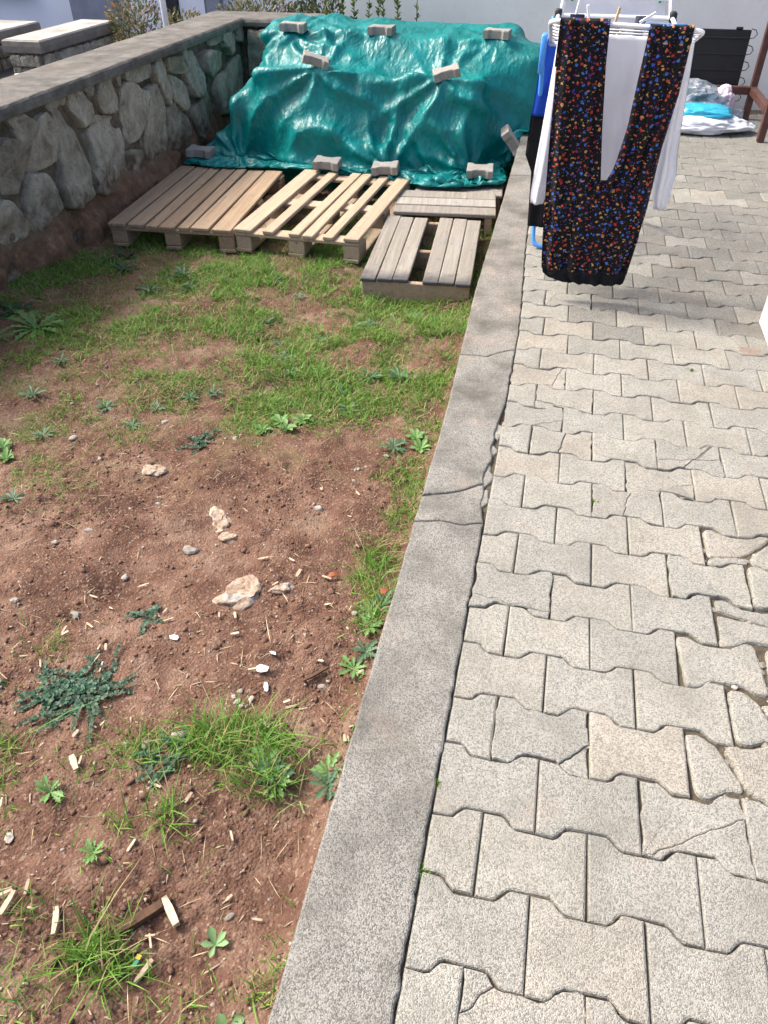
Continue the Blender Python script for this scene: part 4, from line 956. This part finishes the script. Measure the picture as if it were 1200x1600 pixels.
def blades(P, H, lean, W, C, name, mat, curl=.6):
    """grass blades: 3-segment tapered strips"""
    n = len(P); th = rng.uniform(0, 2 * np.pi, n); d = np.c_[np.cos(th), np.sin(th), np.zeros(n)]
    s = np.c_[-np.sin(th), np.cos(th), np.zeros(n)]; tw = rng.normal(0, .6, n); s = s * np.cos(tw)[:, None] + d * np.sin(tw)[:, None]
    v = []
    for t, w in ((0, 1), (.38, .85), (.72, .55)):
        c = P + d * (lean * H * t ** 1.7)[:, None]; c[:, 2] += H * (t - curl * lean * t * t * .45)
        v += [c - s * (W * w / 2)[:, None], c + s * (W * w / 2)[:, None]]
    c = P + d * (lean * H)[:, None]; c[:, 2] += H * (1 - curl * lean * .45); v.append(c)
    v = np.stack(v, 1).reshape(-1, 3); k = np.arange(n)[:, None] * 7
    f = np.concatenate([k + q for q in ([0, 1, 3], [0, 3, 2], [2, 3, 5], [2, 5, 4], [4, 5, 6])])
    me = mesh(name, v, f, mat, True); ca = me.color_attributes.new('Col', 'FLOAT_COLOR', 'POINT')
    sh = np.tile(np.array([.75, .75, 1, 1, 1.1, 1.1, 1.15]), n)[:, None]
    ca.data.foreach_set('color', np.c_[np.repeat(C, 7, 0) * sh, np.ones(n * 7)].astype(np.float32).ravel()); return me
def gcol(n, a=(.058, .160, .018), b=(.185, .345, .05), dry=.16):
    t = rng.random(n)[:, None]; c = np.array(a) * (1 - t) + np.array(b) * t; m = rng.random(n) < dry; c[m] = np.array([.34, .27, .13]) * rng.uniform(.7, 1.2, (m.sum(), 1)); return c
# grass areas: (x, y, rx, ry, density, height)
GR = [(-1.58, 3.15, .30, .35, 1.0, .065), (-.95, 2.13, .30, .30, 1.0, .065), (-.66, 1.93, .26, .30, 1.0, .06), (-.58, 2.62, .30, .30, 1.0, .075), (-.41, 2.80, .20, .2, .8, .06), (-.91, 1.64, .24, .22, .8, .055),
      (-1.98, 3.16, .45, .45, .9, .05), (-2.5, 2.7, .45, .55, .85, .05), (-1.89, 1.75, .35, .4, .6, .045), (-1.5, 1.75, .30, .3, .55, .045), (-1.84, 1.25, .28, .25, .45, .045), (-1.5, .84, .16, .16, .5, .04),
      (-.33, 1.5, .10, .3, .7, .05), (-1.4, 2.55, .35, .4, .85, .055), (-2.1, 2.3, .5, .5, .75, .05), (-1.3, 2.05, .25, .3, .4, .045), (-.33, 2.1, .12, .5, .8, .055), (-.75, 3.3, .5, .7, .6, .075), (-1.3, 3.7, .5, .6, .7, .07),
      (-2.2, 3.6, .5, .3, .7, .06), (-.31, .80, .09, .17, .9, .06), (-.27, .60, .05, .15, .8, .06), (-.28, 1.08, .07, .18, .75, .05), (-.27, 3.4, .05, .9, .7, .07), (-.24, .25, .03, .25, .35, .04),
      (-.52, .055, .13, .05, 1.0, .075), (-.43, .095, .08, .05, .8, .08), (-.68, -.01, .08, .05, .6, .06), (-.38, -.02, .08, .05, .6, .07), (-.55, -.16, .09, .035, .6, .07), (-.32, .02, .04, .08, .35, .05),
      (-.56, -.42, .075, .05, 1.0, .07), (-.50, -.45, .05, .05, .8, .06), (-.72, -.40, .10, .04, .45, .05), (-.62, -.50, .10, .06, .6, .06), (-.22, -.42, .035, .10, .7, .05), (-.36, -.47, .10, .05, .3, .05), (-.80, -.12, .05, .10, .35, .05),
      (-1.05, .25, .05, .15, .5, .05), (-1.0, -.05, .06, .06, .7, .06), (-.5, -.62, .3, .1, .5, .05), (-.85, -.22, .06, .05, .4, .05), (-.66, -.27, .10, .03, .25, .05), (-.45, -.22, .09, .04, .2, .05), (-1.62, 1.0, .14, .14, .4, .04), (-1.75, 1.15, .22, .2, .55, .045), (-1.6, .78, .12, .14, .6, .04), (-2.05, 1.75, .3, .3, .7, .045), (-1.45, 1.35, .2, .12, .35, .04), (-1.15, .1, .06, .2, .5, .05), (-.98, -.12, .08, .1, .5, .05)]
def gdens(x, y):
    d = np.zeros_like(x); h = np.zeros_like(x)
    for gx_, gy_, rx, ry, dn, hh in GR:
        k = dn * np.exp(-((((x - gx_) / rx) ** 2 + ((y - gy_) / ry) ** 2)) ** 1.5); h = np.where(k > d, hh, h); d = np.maximum(d, k)
    p = np.c_[x, y]; patch = sstep(-.36, .32, fbm(p * 5.0, 3, 71) + .25 * fbm(p * 19, 2, 73))
    return np.minimum(1, d * 1.25) * (.10 + .90 * patch), h
def scatter(n, x0, x1, y0, y1):
    x = rng.uniform(x0, x1, n); y = rng.uniform(y0, y1, n); return x, y
Px, Py, Hh = [], [], []
for n_, x0, x1, y0, y1, kd in ((230000, -2.74, -.2, 1.2, 4.7, 1.0), (52000, -1.7, -.2, -.75, 1.3, .8)):
    x, y = scatter(n_, x0, x1, y0, y1); d, h = gdens(x, y); m = rng.random(n_) < d * kd
    Px.append(x[m]); Py.append(y[m]); Hh.append(h[m])
Px = np.concatenate(Px); Py = np.concatenate(Py); Hh = np.concatenate(Hh)
# foreground tufts
TU = [(-.52, .06, 240, .085, .05), (-.47, .085, 200, .09, .045), (-.57, .04, 170, .08, .045), (-.42, .10, 150, .09, .04), (-.38, .06, 90, .08, .04), (-.70, .0, 110, .06, .05), (-.66, -.03, 90, .06, .04), (-.36, -.02, 120, .085, .04), (-.55, -.15, 110, .085, .03), (-.57, -.41, 190, .085, .035), (-.53, -.44, 150, .08, .035),
      (-.60, -.45, 100, .07, .03), (-.72, -.39, 60, .06, .04), (-.31, .81, 190, .075, .05), (-.29, .75, 150, .07, .045), (-.34, .70, 100, .065, .04), (-.27, .62, 110, .06, .03), (-.26, .53, 90, .06, .03), (-.28, 1.03, 110, .05, .04), (-.27, 1.14, 110, .05, .04), (-1.0, -.05, 60, .07, .03), (-1.08, .26, 60, .06, .03), (-.24, -.42, 80, .05, .03), (-.235, -.36, 50, .04, .03), (-.25, .12, 50, .05, .03), (-.64, -.18, 40, .06, .03), (-.46, .0, 60, .07, .05)]
for tx, ty, k_, th_, tr_ in TU:
    k_ = int(k_ * .62)
    Px = np.r_[Px, np.minimum(rng.normal(tx, tr_ * .6, k_), -.207)]; Py = np.r_[Py, rng.normal(ty, tr_ * .6, k_)]; Hh = np.r_[Hh, np.full(k_, th_)]
# clump blades into tufts
cl = rng.random(len(Px)) < .6; q = .028
Px[cl] = np.round(Px[cl] / q) * q + rng.normal(0, .006, cl.sum()); Py[cl] = np.round(Py[cl] / q) * q + rng.normal(0, .006, cl.sum()); Px = np.clip(Px, -2.74, -.205)
Pz = zsoil(Px, Py, False) - .004
Hh = Hh * np.exp(rng.normal(-.25, .38, len(Hh))) * np.where(Py > 1.2, .64, .8)
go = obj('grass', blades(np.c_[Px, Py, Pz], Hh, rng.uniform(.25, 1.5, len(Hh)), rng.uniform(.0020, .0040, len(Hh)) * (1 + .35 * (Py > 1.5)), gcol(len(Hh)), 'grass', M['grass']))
tag(go, 'short uneven green grass growing in patches on the red soil', 'grass', kind='stuff')
# dry straw and roots lying about
x, y = scatter(9000, -2.7, -.21, -.75, 3.4); d, h = gdens(x, y); keep = rng.random(len(x)) < np.where(y > 1.2, .10 + .5 * (d > .15) * (d < .7), .20)
x, y = x[keep], y[keep]; P = np.c_[x, y, zsoil(x, y) + .003]
Ls = np.exp(rng.normal(-3.25, .5, len(x))); th = rng.uniform(0, 6.28, len(x))
D = np.c_[np.cos(th), np.sin(th), rng.normal(0, .12, len(x))]; C = np.array([.42, .33, .20]) * rng.uniform(.5, 1.35, (len(x), 1))
tag(obj('straw', leaves(P, D, np.tile([0, 0, 1.], (len(x), 1)) + rng.normal(0, .3, (len(x), 3)), Ls, rng.uniform(.0012, .0028, len(x)), C, 'straw', M['straw'], .08)), 'dry straw and stalks littered over the soil', 'straw', kind='stuff')

# crumbs of soil, gravel and shavings
def many_lumps(n, x0, x1, y0, y1, rmin, rmax, mat, name, label, cat, dens=None, sub=1):
    bm = bmesh.new(); bmesh.ops.create_icosphere(bm, subdivisions=sub, radius=1); v0 = np.array([q.co for q in bm.verts]); f0 = np.array([[w.index for w in q.verts] for q in bm.faces]); bm.free()
    x, y = scatter(n, x0, x1, y0, y1)
    if dens is not None: m = rng.random(n) < dens(x, y); x, y = x[m], y[m]; n = len(x)
    r = rmin * (rmax / rmin) ** (rng.random(n) ** 2.2); z = zsoil(x, y)
    s = rng.uniform(.6, 1.35, (n, 1, 3)) * r[:, None, None] * np.array([1, 1, .6]); a = rng.uniform(0, 6.28, n)
    v = v0[None] * (1 + .25 * rng.standard_normal((n, len(v0), 1))) * s
    ca, sa = np.cos(a)[:, None], np.sin(a)[:, None]; v = np.stack([v[..., 0] * ca - v[..., 1] * sa, v[..., 0] * sa + v[..., 1] * ca, v[..., 2]], -1)
    v += np.c_[x, y, z + r * .2][:, None]
    f = (f0[None] + (np.arange(n) * len(v0))[:, None, None]).reshape(-1, 3)
    tag(obj(name, mesh(name, v.reshape(-1, 3), f, M[mat])), label, cat, kind='stuff')
def near(x, y): return .35 + .65 * sstep(-.1, .3, fbm(np.c_[x, y] * 2.3, 2, 41))
many_lumps(8000, -1.6, -.205, -.75, 1.25, .0014, .0065, 'crumb', 'soil_crumbs', 'loose crumbs of red soil', 'soil', near, 0)
many_lumps(420, -1.5, -.205, -.75, 1.3, .005, .011, 'crumb', 'soil_clods', 'larger clods of red soil', 'soil', near, 1)
many_lumps(1500, -2.2, -.205, -.75, 2.2, .0016, .006, 'pebble', 'gravel', 'fine pale gravel scattered in the soil', 'gravel', None, 1)
n_ = 1500; x, y = scatter(n_, -1.3, -.21, -.75, 1.2); d, h = gdens(x, y); m = rng.random(n_) < np.where(y < .45, .45, .12); x, y = x[m], y[m]; n_ = len(x)
v0 = np.array([(-1, -1, -1), (1, -.8, -1), (.9, 1, -1), (-1, .8, -1), (-1, -1, 1), (1, -.8, 1), (.9, 1, 1), (-1, .8, 1.)]); f0 = np.array([(0, 3, 2, 1), (4, 5, 6, 7), (0, 1, 5, 4), (1, 2, 6, 5), (2, 3, 7, 6), (3, 0, 4, 7)])
sz = np.c_[np.exp(rng.normal(-5.3, .6, n_)), np.exp(rng.normal(-6.7, .45, n_)), np.full(n_, .0005)]
a = rng.uniform(0, 6.28, n_); tl = rng.normal(0, .18, n_); v = v0[None] * sz[:, None]; v = v * (1 + .25 * rng.standard_normal(v.shape) * [1, 1, 0])
v = np.stack([v[..., 0] * np.cos(a)[:, None] - v[..., 1] * np.sin(a)[:, None], v[..., 0] * np.sin(a)[:, None] + v[..., 1] * np.cos(a)[:, None], v[..., 2] + v[..., 0] * tl[:, None]], -1) + np.c_[x, y, zsoil(x, y) + .0025][:, None]
tag(obj('wood_shavings', mesh('wood_shavings', v.reshape(-1, 3), (f0[None] + (np.arange(n_) * 8)[:, None, None]).reshape(-1, 4), M['chip'])), 'small pale wood shavings littered over the soil', 'shavings', kind='stuff')

# single stones, chips and litter
def ground(x, y): return float(zsoil(x, y, False)[0])
def rock(name, x, y, dims, seed, label, mat='limestone', cat='stone', group=None, rot=0, sink=.62, sub=4, amp=.5):
    v, f = lump((0, 0, 0), 1.0, seed, sub, 1.0, amp); v = v / np.abs(v).max(0)
    v = v + (.10 * fbm(v * 3.0 + seed, 4, seed + 3))[:, None] * v; v[:, 2] = np.minimum(v[:, 2], .62 + .18 * fbm(v * 2, 3, seed + 6))
    v = v * np.array(dims)
    o = obj(name, mesh(name, v, f, M[mat], False), None, (x, y, ground(x, y) + dims[2] * (1 - sink) - dims[2] * .4), (0, 0, rot)); tag(o, label, cat, group); return o
rock('rock', -.645, .545, (.095, .062, .035), 4, 'large buff limestone rock with a bluish corner sunk in the red soil', rot=.45)
rock('rock', -.545, .585, (.040, .024, .02), 9, 'narrow rock splinter touching the large limestone rock', rot=.5)
rock('rock', -.865, .885, (.045, .065, .03), 14, 'grey and buff rock embedded in gravelly soil beyond the large limestone rock', rot=.2)
rock('rock', -.79, .795, (.038, .024, .022), 19, 'small rough rock between the large limestone rock and the embedded one', rot=.3)
rock('rock', -1.21, 1.095, (.052, .04, .022), 23, 'pale flat rock barely showing at the edge of the grass', rot=.1)
rock('rock', -.60, .075, (.024, .022, .020), 27, 'round rusty orange stone at the edge of a grass tuft', 'rust_leaf')
for i in range(34):
    xx, yy_ = rnd.uniform(-1.5, -.26), rnd.uniform(-.5, 1.5); s = rnd.uniform(.006, .013)
    rock('pebble', xx, yy_, (s * rnd.uniform(1, 1.5), s, s * .7), 100 + i, 'small pale pebble lying on the red soil', 'pebble', 'pebble', 'pebbles on the soil', rnd.uniform(0, 6), .2, 2)
for i, (xx, yy_, s) in enumerate([(-.89, .71, .022), (-1.03, .55, .011), (-.50, .20, .009), (-.515, .175, .007), (-.53, .185, .008), (-.545, .20, .006), (-.535, .22, .007), (-.68, .01, .013), (-.56, 1.0, .014), (-.62, .045, .014), (-1.62, 1.25, .016)]):
    rock('pebble', xx, yy_, (s * 1.3, s, s * .8), 200 + i, 'small pale pebble lying on the red soil', 'pebble', 'pebble', 'pebbles on the soil', i * 1.1, .2, 2)
def sliver(name, x, y, L, W, T, ang, mat, label, cat, group=None, lift=.003, bend=.0, tilt=.05):
    nseg = 5; v = []; f = []
    for i in range(nseg + 1):
        t = i / nseg; w = W * (.75 + .25 * math.sin(math.pi * t) + rnd.uniform(-.12, .12)); zz_ = bend * math.sin(math.pi * t); xo = (t - .5) * L; yo = bend * .8 * math.sin(math.pi * t)
        v += [(xo, yo - w / 2, zz_), (xo + rnd.uniform(-.002, .002), yo + w / 2, zz_), (xo, yo + w / 2 * .9, zz_ + T), (xo, yo - w / 2 * .9, zz_ + T * .9)]
    for i in range(nseg):
        for k in range(4): f.append((i * 4 + k, i * 4 + (k + 1) % 4, i * 4 + 4 + (k + 1) % 4, i * 4 + 4 + k)[::-1])
    f += [(0, 1, 2, 3), tuple(nseg * 4 + k for k in (3, 2, 1, 0))]
    o = obj(name, mesh(name, v, f, M[mat]), None, (x, y, ground(x, y) + .006 + lift), (rnd.gauss(0, tilt), rnd.gauss(0, tilt), ang)); tag(o, label, cat, group); return o
sliver('wood_piece', -.465, -.325, .062, .017, .012, -.75, 'chip', 'bleached white wood piece next to the dark rotten stick', 'wood piece', lift=.004)
sliver('wood_piece', -.515, -.35, .085, .020, .014, .85, 'bark', 'dark rotten stick lying in the soil beside the bleached wood piece', 'wood piece', lift=-.002)
sliver('wood_piece', -.36, .30, .075, .008, .006, .85, 'bark', 'thin brown stick lying near the kerb, pointing at the weeds', 'stick')
sliver('wood_piece', -.52, .66, .032, .012, .003, 1.5, 'chip', 'upright pale wood chip near the large limestone rock', 'wood chip')
sliver('wood_piece', -.82, -.07, .042, .016, .004, -.8, 'chip', 'tan wood chip above a patch of thin grass', 'wood chip')
sliver('wood_piece', -.77, -.385, .048, .012, .004, 1.6, 'chip', 'pale curved wood chip at the edge of a grass patch', 'wood chip')
sliver('wood_piece', -.67, -.39, .055, .013, .004, -1.1, 'chip', 'long curled grey wood chip in the grass', 'wood chip', bend=.005)
sliver('wood_piece', -.47, -.43, .045, .010, .003, 1.25, 'chip', 'slim pale wood chip next to the yellow and green wrapper', 'wood chip')
def shard(x, y, r, ang, mat, label, lift, asp=.6):
    k = 7; q = [(r * math.cos(t) * rnd.uniform(.7, 1.15), r * asp * math.sin(t) * rnd.uniform(.7, 1.15)) for t in [6.283 * (i + rnd.uniform(-.25, .25)) / k for i in range(k)]]
    tag(obj('shard', mesh('shard', *slab(q, .0025, .0004), M[mat]), None, (x, y, ground(x, y) + .007 + lift), (rnd.gauss(0, .16), rnd.gauss(0, .16), ang)), label, 'shard')
shard(-.77, .345, .015, .2, 'white_chip', 'broken white bone-like shard on bare soil', .001)
shard(-.50, .285, .018, .3, 'white_chip', 'bright white plastic shard next to a pale blue one', .006, .75)
shard(-.475, .243, .016, -1.1, 'blue_chip', 'pale blue shard pointing away from the white plastic shard', .004, .45)
shard(-.485, .335, .011, -.2, 'white_chip', 'small white shard beyond the bright white one', .005, .5)
sliver('dry_leaf', -.42, .68, .042, .018, .002, .5, 'rust_leaf', 'curled rusty brown dry leaf on the soil', 'leaf', bend=.008)
sliver('dry_leaf', -.245, .61, .030, .022, .002, 1.2, 'rust_leaf', 'orange brown dry leaf caught between the grass and the kerb', 'leaf', bend=.006, lift=.02)
w_ = sliver('wrapper', -.49, -.42, .016, .009, .001, 1.5, 'green_plastic', 'tiny yellow and green wrapper scrap on the soil', 'wrapper', lift=.004)
o = MB().box((.005, -.0045, .0003), (.013, .0045, .0016)).build('yellow_end', M['yellow_plastic'], w_)
for i in range(60):
    xx = rnd.uniform(-1.15, -.24); yy_ = rnd.uniform(-.55, .45) if rnd.random() < .8 else rnd.uniform(.4, 1.3)
    sliver('wood_chip', xx, yy_, rnd.uniform(.014, .034), rnd.uniform(.004, .009), .002, rnd.uniform(0, 6.28), 'chip', 'small pale wood chip lying on the soil', 'wood chip', 'wood chips on the soil', tilt=.12)

# weeds
def leaf_mesh(L, W, lobes, fold, droop, col, seed, name='leaf'):
    r = random.Random(seed); n = 9; v = [(0, 0, 0)]; f = []; C = []
    rows = []
    for i in range(n + 1):
        t = i / n; w = W * (math.sin(math.pi * min(1, t * .93 + .06)) ** .8) * (.35 + .65 * t if t < .6 else 1) * (1 + (.42 * (1 if i % 2 else -1) if lobes else 0)) * .5
        if i == n: w = .0005
        z = L * (.28 * t - droop * t * t); rows.append([(L * t, -w, z + fold * w), (L * t, 0, z), (L * t, w, z + fold * w)])
    v = [p for q in rows for p in q]
    for i in range(n):
        for j in (0, 1): a = i * 3 + j; f.append((a, a + 3, a + 4, a + 1))
    me = mesh(name, v, f, M['leaf'], True); ca = me.color_attributes.new('Col', 'FLOAT_COLOR', 'POINT')
    cc = []
    for i in range(len(v)): k = 1.25 if i % 3 == 1 else 1.0; cc += [col[0] * k, col[1] * k, col[2] * k, 1]
    ca.data.foreach_set('color', cc); return me
LEAFS = {}
def rosette(x, y, r, nl, col, lobes, label, seed, parts=False, droop=.25, group='weed rosettes in the grass', wr=.26):
    rr = random.Random(seed); key = (round(r, 3), col, lobes)
    if key not in LEAFS: LEAFS[key] = [leaf_mesh(r, r * wr * k, lobes, .5, droop + dd, tuple(c * b for c in col), i) for i, (k, dd, b) in enumerate(((1, 0, 1), (1.15, .06, .85), (.9, -.06, 1.15)))]
    z = ground(x, y) + .004
    if parts:
        p = tag(empty('weed', (x, y, z)), label, 'weed', group)
        for i in range(nl): obj('leaf', rr.choice(LEAFS[key]), p, (0, 0, 0), (0, -rr.uniform(-.05, .45), i * 2.399 + rr.uniform(-.2, .2)), [rr.uniform(.6, 1.05)] * 3)
    else:
        mb = MB(); cols = []
        for i in range(nl):
            m = Matrix.Rotation(i * 2.399 + rr.uniform(-.2, .2), 4, 'Z') @ Matrix.Rotation(-rr.uniform(-.05, .5), 4, 'Y') @ Matrix.Scale(rr.uniform(.6, 1.05), 4); me = rr.choice(LEAFS[key])
            mb.add([m @ q.co for q in me.vertices], [list(q.vertices) for q in me.polygons]); b = np.zeros(len(me.vertices) * 4, np.float32); me.color_attributes['Col'].data.foreach_get('color', b); cols.append(b)
        me = mb.mesh('weed', M['leaf'], True); ca = me.color_attributes.new('Col', 'FLOAT_COLOR', 'POINT'); ca.data.foreach_set('color', np.concatenate(cols))
        tag(obj('weed', me, None, (x, y, z)), label, 'weed', group)
BLUEG, MIDG, DARKG, LITEG = (.075, .145, .075), (.07, .15, .035), (.028, .075, .030), (.13, .24, .07)
rosette(-2.31, 2.09, .16, 15, MIDG, True, 'large thistle-like weed with long lobed leaves at the wall side', 1, True)
rosette(-2.42, 1.93, .12, 10, MIDG, True, 'second lobed weed next to the large thistle-like one', 2, True)
rosette(-2.55, 2.28, .13, 11, DARKG, True, 'dark lobed weed close to the stone wall foot', 3, True)
for i, (x, y) in enumerate([(-2.33, 3.0), (-2.5, 3.08), (-2.45, 3.25), (-1.95, 2.98), (-2.05, 2.75), (-1.85, 2.85)]): rosette(x, y, .10, 11, DARKG, False, 'dense dark green leafy weed in the shaded grass by the wall', 10 + i, True, group='dark weeds by the wall')
for i, (x, y, r) in enumerate([(-1.06, 2.13, .06), (-.76, 2.55, .07), (-.62, 2.02, .07), (-.50, 2.04, .07), (-.72, 1.88, .06), (-.64, 1.72, .06), (-.40, 1.46, .06), (-1.32, 1.66, .05), (-1.24, 1.72, .05), (-1.62, 1.5, .05), (-1.45, 1.4, .05), (-1.22, 2.85, .05), (-1.28, 2.5, .05), (-1.4, 3.0, .05), (-.95, 2.35, .05), (-1.15, 2.3, .04), (-1.75, 1.25, .05), (-1.58, .82, .05), (-.98, 1.98, .05), (-.55, 2.75, .06), (-1.42, 1.55, .05), (-1.95, 1.5, .06), (-2.0, 1.8, .05)]):
    rosette(x, y, r, 13, BLUEG, False, ('small grey-green rosette weed in the grass close to the pallets' if y > 2.2 else 'small grey-green rosette weed at the edge of the bare soil' if x < -1.1 else 'grey-green rosette weed in the grass between bare soil and kerb'), 30 + i, r >= .06)
for i, (x, y, r) in enumerate([(-.88, 1.55, .05), (-.84, 1.5, .05), (-.93, 1.47, .045), (-.80, 1.58, .05), (-.30, 1.48, .05), (-.33, 1.56, .05), (-1.86, 1.15, .05), (-1.8, 1.08, .05)]):
    rosette(x, y, r, 12, LITEG, False, ('light green broad-leaved weed growing beside the kerb' if x > -.5 else 'light green broad-leaved weed at the edge of the bare soil' if x > -1.2 else 'light green broad-leaved weed in thin grass on the wall side'), 60 + i, False, .15, 'broad-leaved weeds', .55)
for i, (x, y, r) in enumerate([(-.37, .0, .055), (-.355, -.015, .05), (-.25, .03, .055), (-.24, .0, .05), (-.66, -.26, .035), (-.27, .34, .05), (-.25, .39, .045), (-.28, .54, .045), (-.26, .48, .05), (-.245, .57, .05), (-.83, -.15, .045), (-.40, .02, .05)]):
    rosette(x, y, r, 12, LITEG if i % 3 else BLUEG, True, 'feathery light green weed pressed against the kerb edge' if x > -.3 else 'feathery light green weed among the foreground grass and bare soil', 80 + i, r >= .05, .2, 'feathery weeds', .32)
for i, (x, y) in enumerate([(-.36, -.36), (-.28, -.49)]): rosette(x, y, .035, 5, (.16, .27, .11), False, 'young seedling with a few round leaves on bare soil', 95 + i, True, .1, 'seedlings', .6)
# trailing mat of small round leaves
def trailing(x, y, nst, Lm, label, seed):
    r = random.Random(seed); P = []; D = []; C = []; W = []; st = MB()
    for s in range(nst):
        a = r.uniform(0, 6.28); L = Lm * r.uniform(.45, 1.0); px_, py_ = x + r.gauss(0, Lm * .2), y + r.gauss(0, Lm * .2); pts = []
        k = int(L / .006)
        for i in range(k):
            a += r.gauss(0, .10); px_ += .006 * math.cos(a); py_ += .006 * math.sin(a)
            if px_ > -.21: break
            z = ground(px_, py_) + .008 + .006 * math.sin(i * .3 + s); pts.append((px_, py_, z))
            for sd_ in (-1, 1):
                b = a + sd_ * r.uniform(.9, 1.6); P.append((px_, py_, z)); D.append((math.cos(b), math.sin(b), r.uniform(.0, .7))); W.append(r.uniform(.008, .014) * (1 - .45 * i / k)); q = r.uniform(.6, 1.7); C.append((.034 * q, .085 * q, .048 * q))
        if len(pts) > 2: st.tube(pts[::2], .0008, 4)
    p = tag(empty('trailing_weed', (x, y, ground(x, y))), label, 'weed'); o = st.build('stem', M['rust_leaf'], p); o.location = -p.location
    P = np.array(P); W = np.array(W); o = obj('foliage', leaves(P, np.array(D), np.tile([0, 0, 1.], (len(P), 1)) + rng.normal(0, .35, (len(P), 3)), W, W * 1.0, np.array(C), 'foliage', M['leaf'], .1), p); o.location = -p.location; o['kind'] = 'stuff'
trailing(-.93, .12, 40, .155, 'dark green mat of small round leaves trailing over the soil', 3)
trailing(-.62, -.005, 12, .07, 'small dark round-leaved mat inside a foreground grass tuft', 8)
trailing(-.86, .42, 5, .10, 'thin trailing stem with small leaves on bare soil', 12)
trailing(-1.13, 1.32, 10, .10, 'grey-green creeping weed mat at the edge of the grass', 15)
# weeds in the paving joints
for i, (x, y, s) in enumerate([(.0, -.20, 1.0), (.0, -.02, .7), (.62, 1.95, 1.2), (.31, .98, .6), (.66, 1.86, .8)]):
    k = 130; a = rng.normal(0, 1, (k, 3)); P = np.c_[x + rng.normal(0, .008 * s, k), y + rng.normal(0, .006 * s, k), np.full(k, -.006)]
    D = a * [1, 1, .4] + [0, 0, .6]; L = rng.uniform(.004, .010, k) * (1 + .3 * s)
    tag(obj('joint_weed', leaves(P, D, rng.normal(0, 1, (k, 3)) + [0, 0, 1], L, L * .55, gcol(k, (.07, .14, .02), (.16, .27, .05), 0), 'joint_weed', M['leaf'], .1)), 'tiny green weed sprouting from a joint in the paving', 'weed', 'weeds in the paving joints')

# ------------------------------------------------------------------ bushes behind
def bush(name, c, dims, n, cols, label, seed, leafL=.05, group=None, stems=7):
    r = np.random.default_rng(seed); u = r.normal(0, 1, (n, 3)); u /= np.linalg.norm(u, axis=1, keepdims=True)
    rad = r.random(n) ** .42; P = u * rad[:, None]
    k = fbm(P * 2.4 + seed, 3, seed); keep = k > -.28; P, u, rad = P[keep], u[keep], rad[keep]; n = len(P)
    P = P * (1 + .22 * fbm(u * 2.2 + seed, 2, seed + 1))[:, None]; P = P * np.array(dims)
    D = u * [1, 1, .6] + r.normal(0, .5, (n, 3)) + [0, 0, .45]; L = r.uniform(.6, 1.3, n) * leafL
    ci = r.random(n); cc = np.array(cols)[np.minimum((ci * len(cols)).astype(int), len(cols) - 1)] * r.uniform(.7, 1.3, (n, 1))
    e = tag(empty(name, (c[0], c[1], c[2] - dims[2])), label, 'bush', group)
    o = obj('crown', leaves(P, D, r.normal(0, 1, (n, 3)), L, L * .34, cc, 'crown', M['bushleaf'], .12), e, (0, 0, dims[2])); o['kind'] = 'stuff'
    t = MB()
    for i in range(stems):
        a = i * 2.4; q = .75
        t.tube([(0.03 * math.cos(a), .03 * math.sin(a), -.2), (dims[0] * .3 * math.cos(a), dims[1] * .3 * math.sin(a), dims[2] * .8), (dims[0] * q * math.cos(a), dims[1] * q * math.sin(a), dims[2] * 1.5)], [.012, .009, .004], 5)
    t.build('trunk', M['bark'], e)
OL = [(.10, .13, .05), (.07, .10, .035), (.16, .18, .08), (.22, .16, .08)]
bush('bush', (-4.62, 8.0, .0), (.42, .40, .48), 5200, OL + [(.30, .17, .09)], 'grey-green bush with reddish tips beyond the wall, left of the pole', 3)
bush('bush', (-4.0, 7.9, .02), (.34, .35, .42), 3800, OL + [(.28, .24, .07), (.33, .22, .10)], 'yellowish green bush just behind the thin white pole', 5)
bush('bush', (-3.1, 7.7, .12), (.55, .40, .55), 6500, OL + [(.24, .20, .10)], 'olive green bush behind the corner of the stone wall', 7)
bush('bush', (-2.35, 7.45, .18), (.45, .35, .52), 5200, [(.05, .08, .03), (.04, .06, .025), (.10, .09, .05)], 'dark hedge bush behind the left end of the tarpaulin', 9)
for i, (x, h, nl) in enumerate([(-2.02, .88, 60), (-1.9, .80, 46), (-1.80, .86, 60), (-1.69, .74, 30), (-1.60, .84, 50), (-1.52, .80, 46), (-1.42, .80, 50), (-1.27, .86, 32)]):
    e = tag(empty('sapling', (x, 6.45, -.3)), 'slender upright leafy shoot growing behind the tarpaulin', 'plant', 'shoots behind the tarpaulin')
    hh = h + .3; dx = rnd.gauss(0, .03); t = MB().tube([(0, 0, 0), (dx * .3, 0, hh * .5), (dx, 0, hh)], [.006, .005, .002], 5).build('stem', M['bark'], e)
    s = rng.uniform(.45, 1.0, nl * 2); a = rng.uniform(0, 6.28, nl * 2); P = np.c_[dx * s, np.zeros(nl * 2), hh * s]; D = np.c_[np.cos(a) * .7, np.sin(a) * .7, np.full(nl * 2, .75)]
    L = rng.uniform(.03, .055, nl * 2); obj('foliage', leaves(P, D, rng.normal(0, .4, (nl * 2, 3)) + [0, 0, 1], L, L * .42, gcol(nl * 2, (.07, .12, .03), (.17, .21, .06), 0), 'foliage', M['bushleaf'], .1), e)['kind'] = 'stuff'
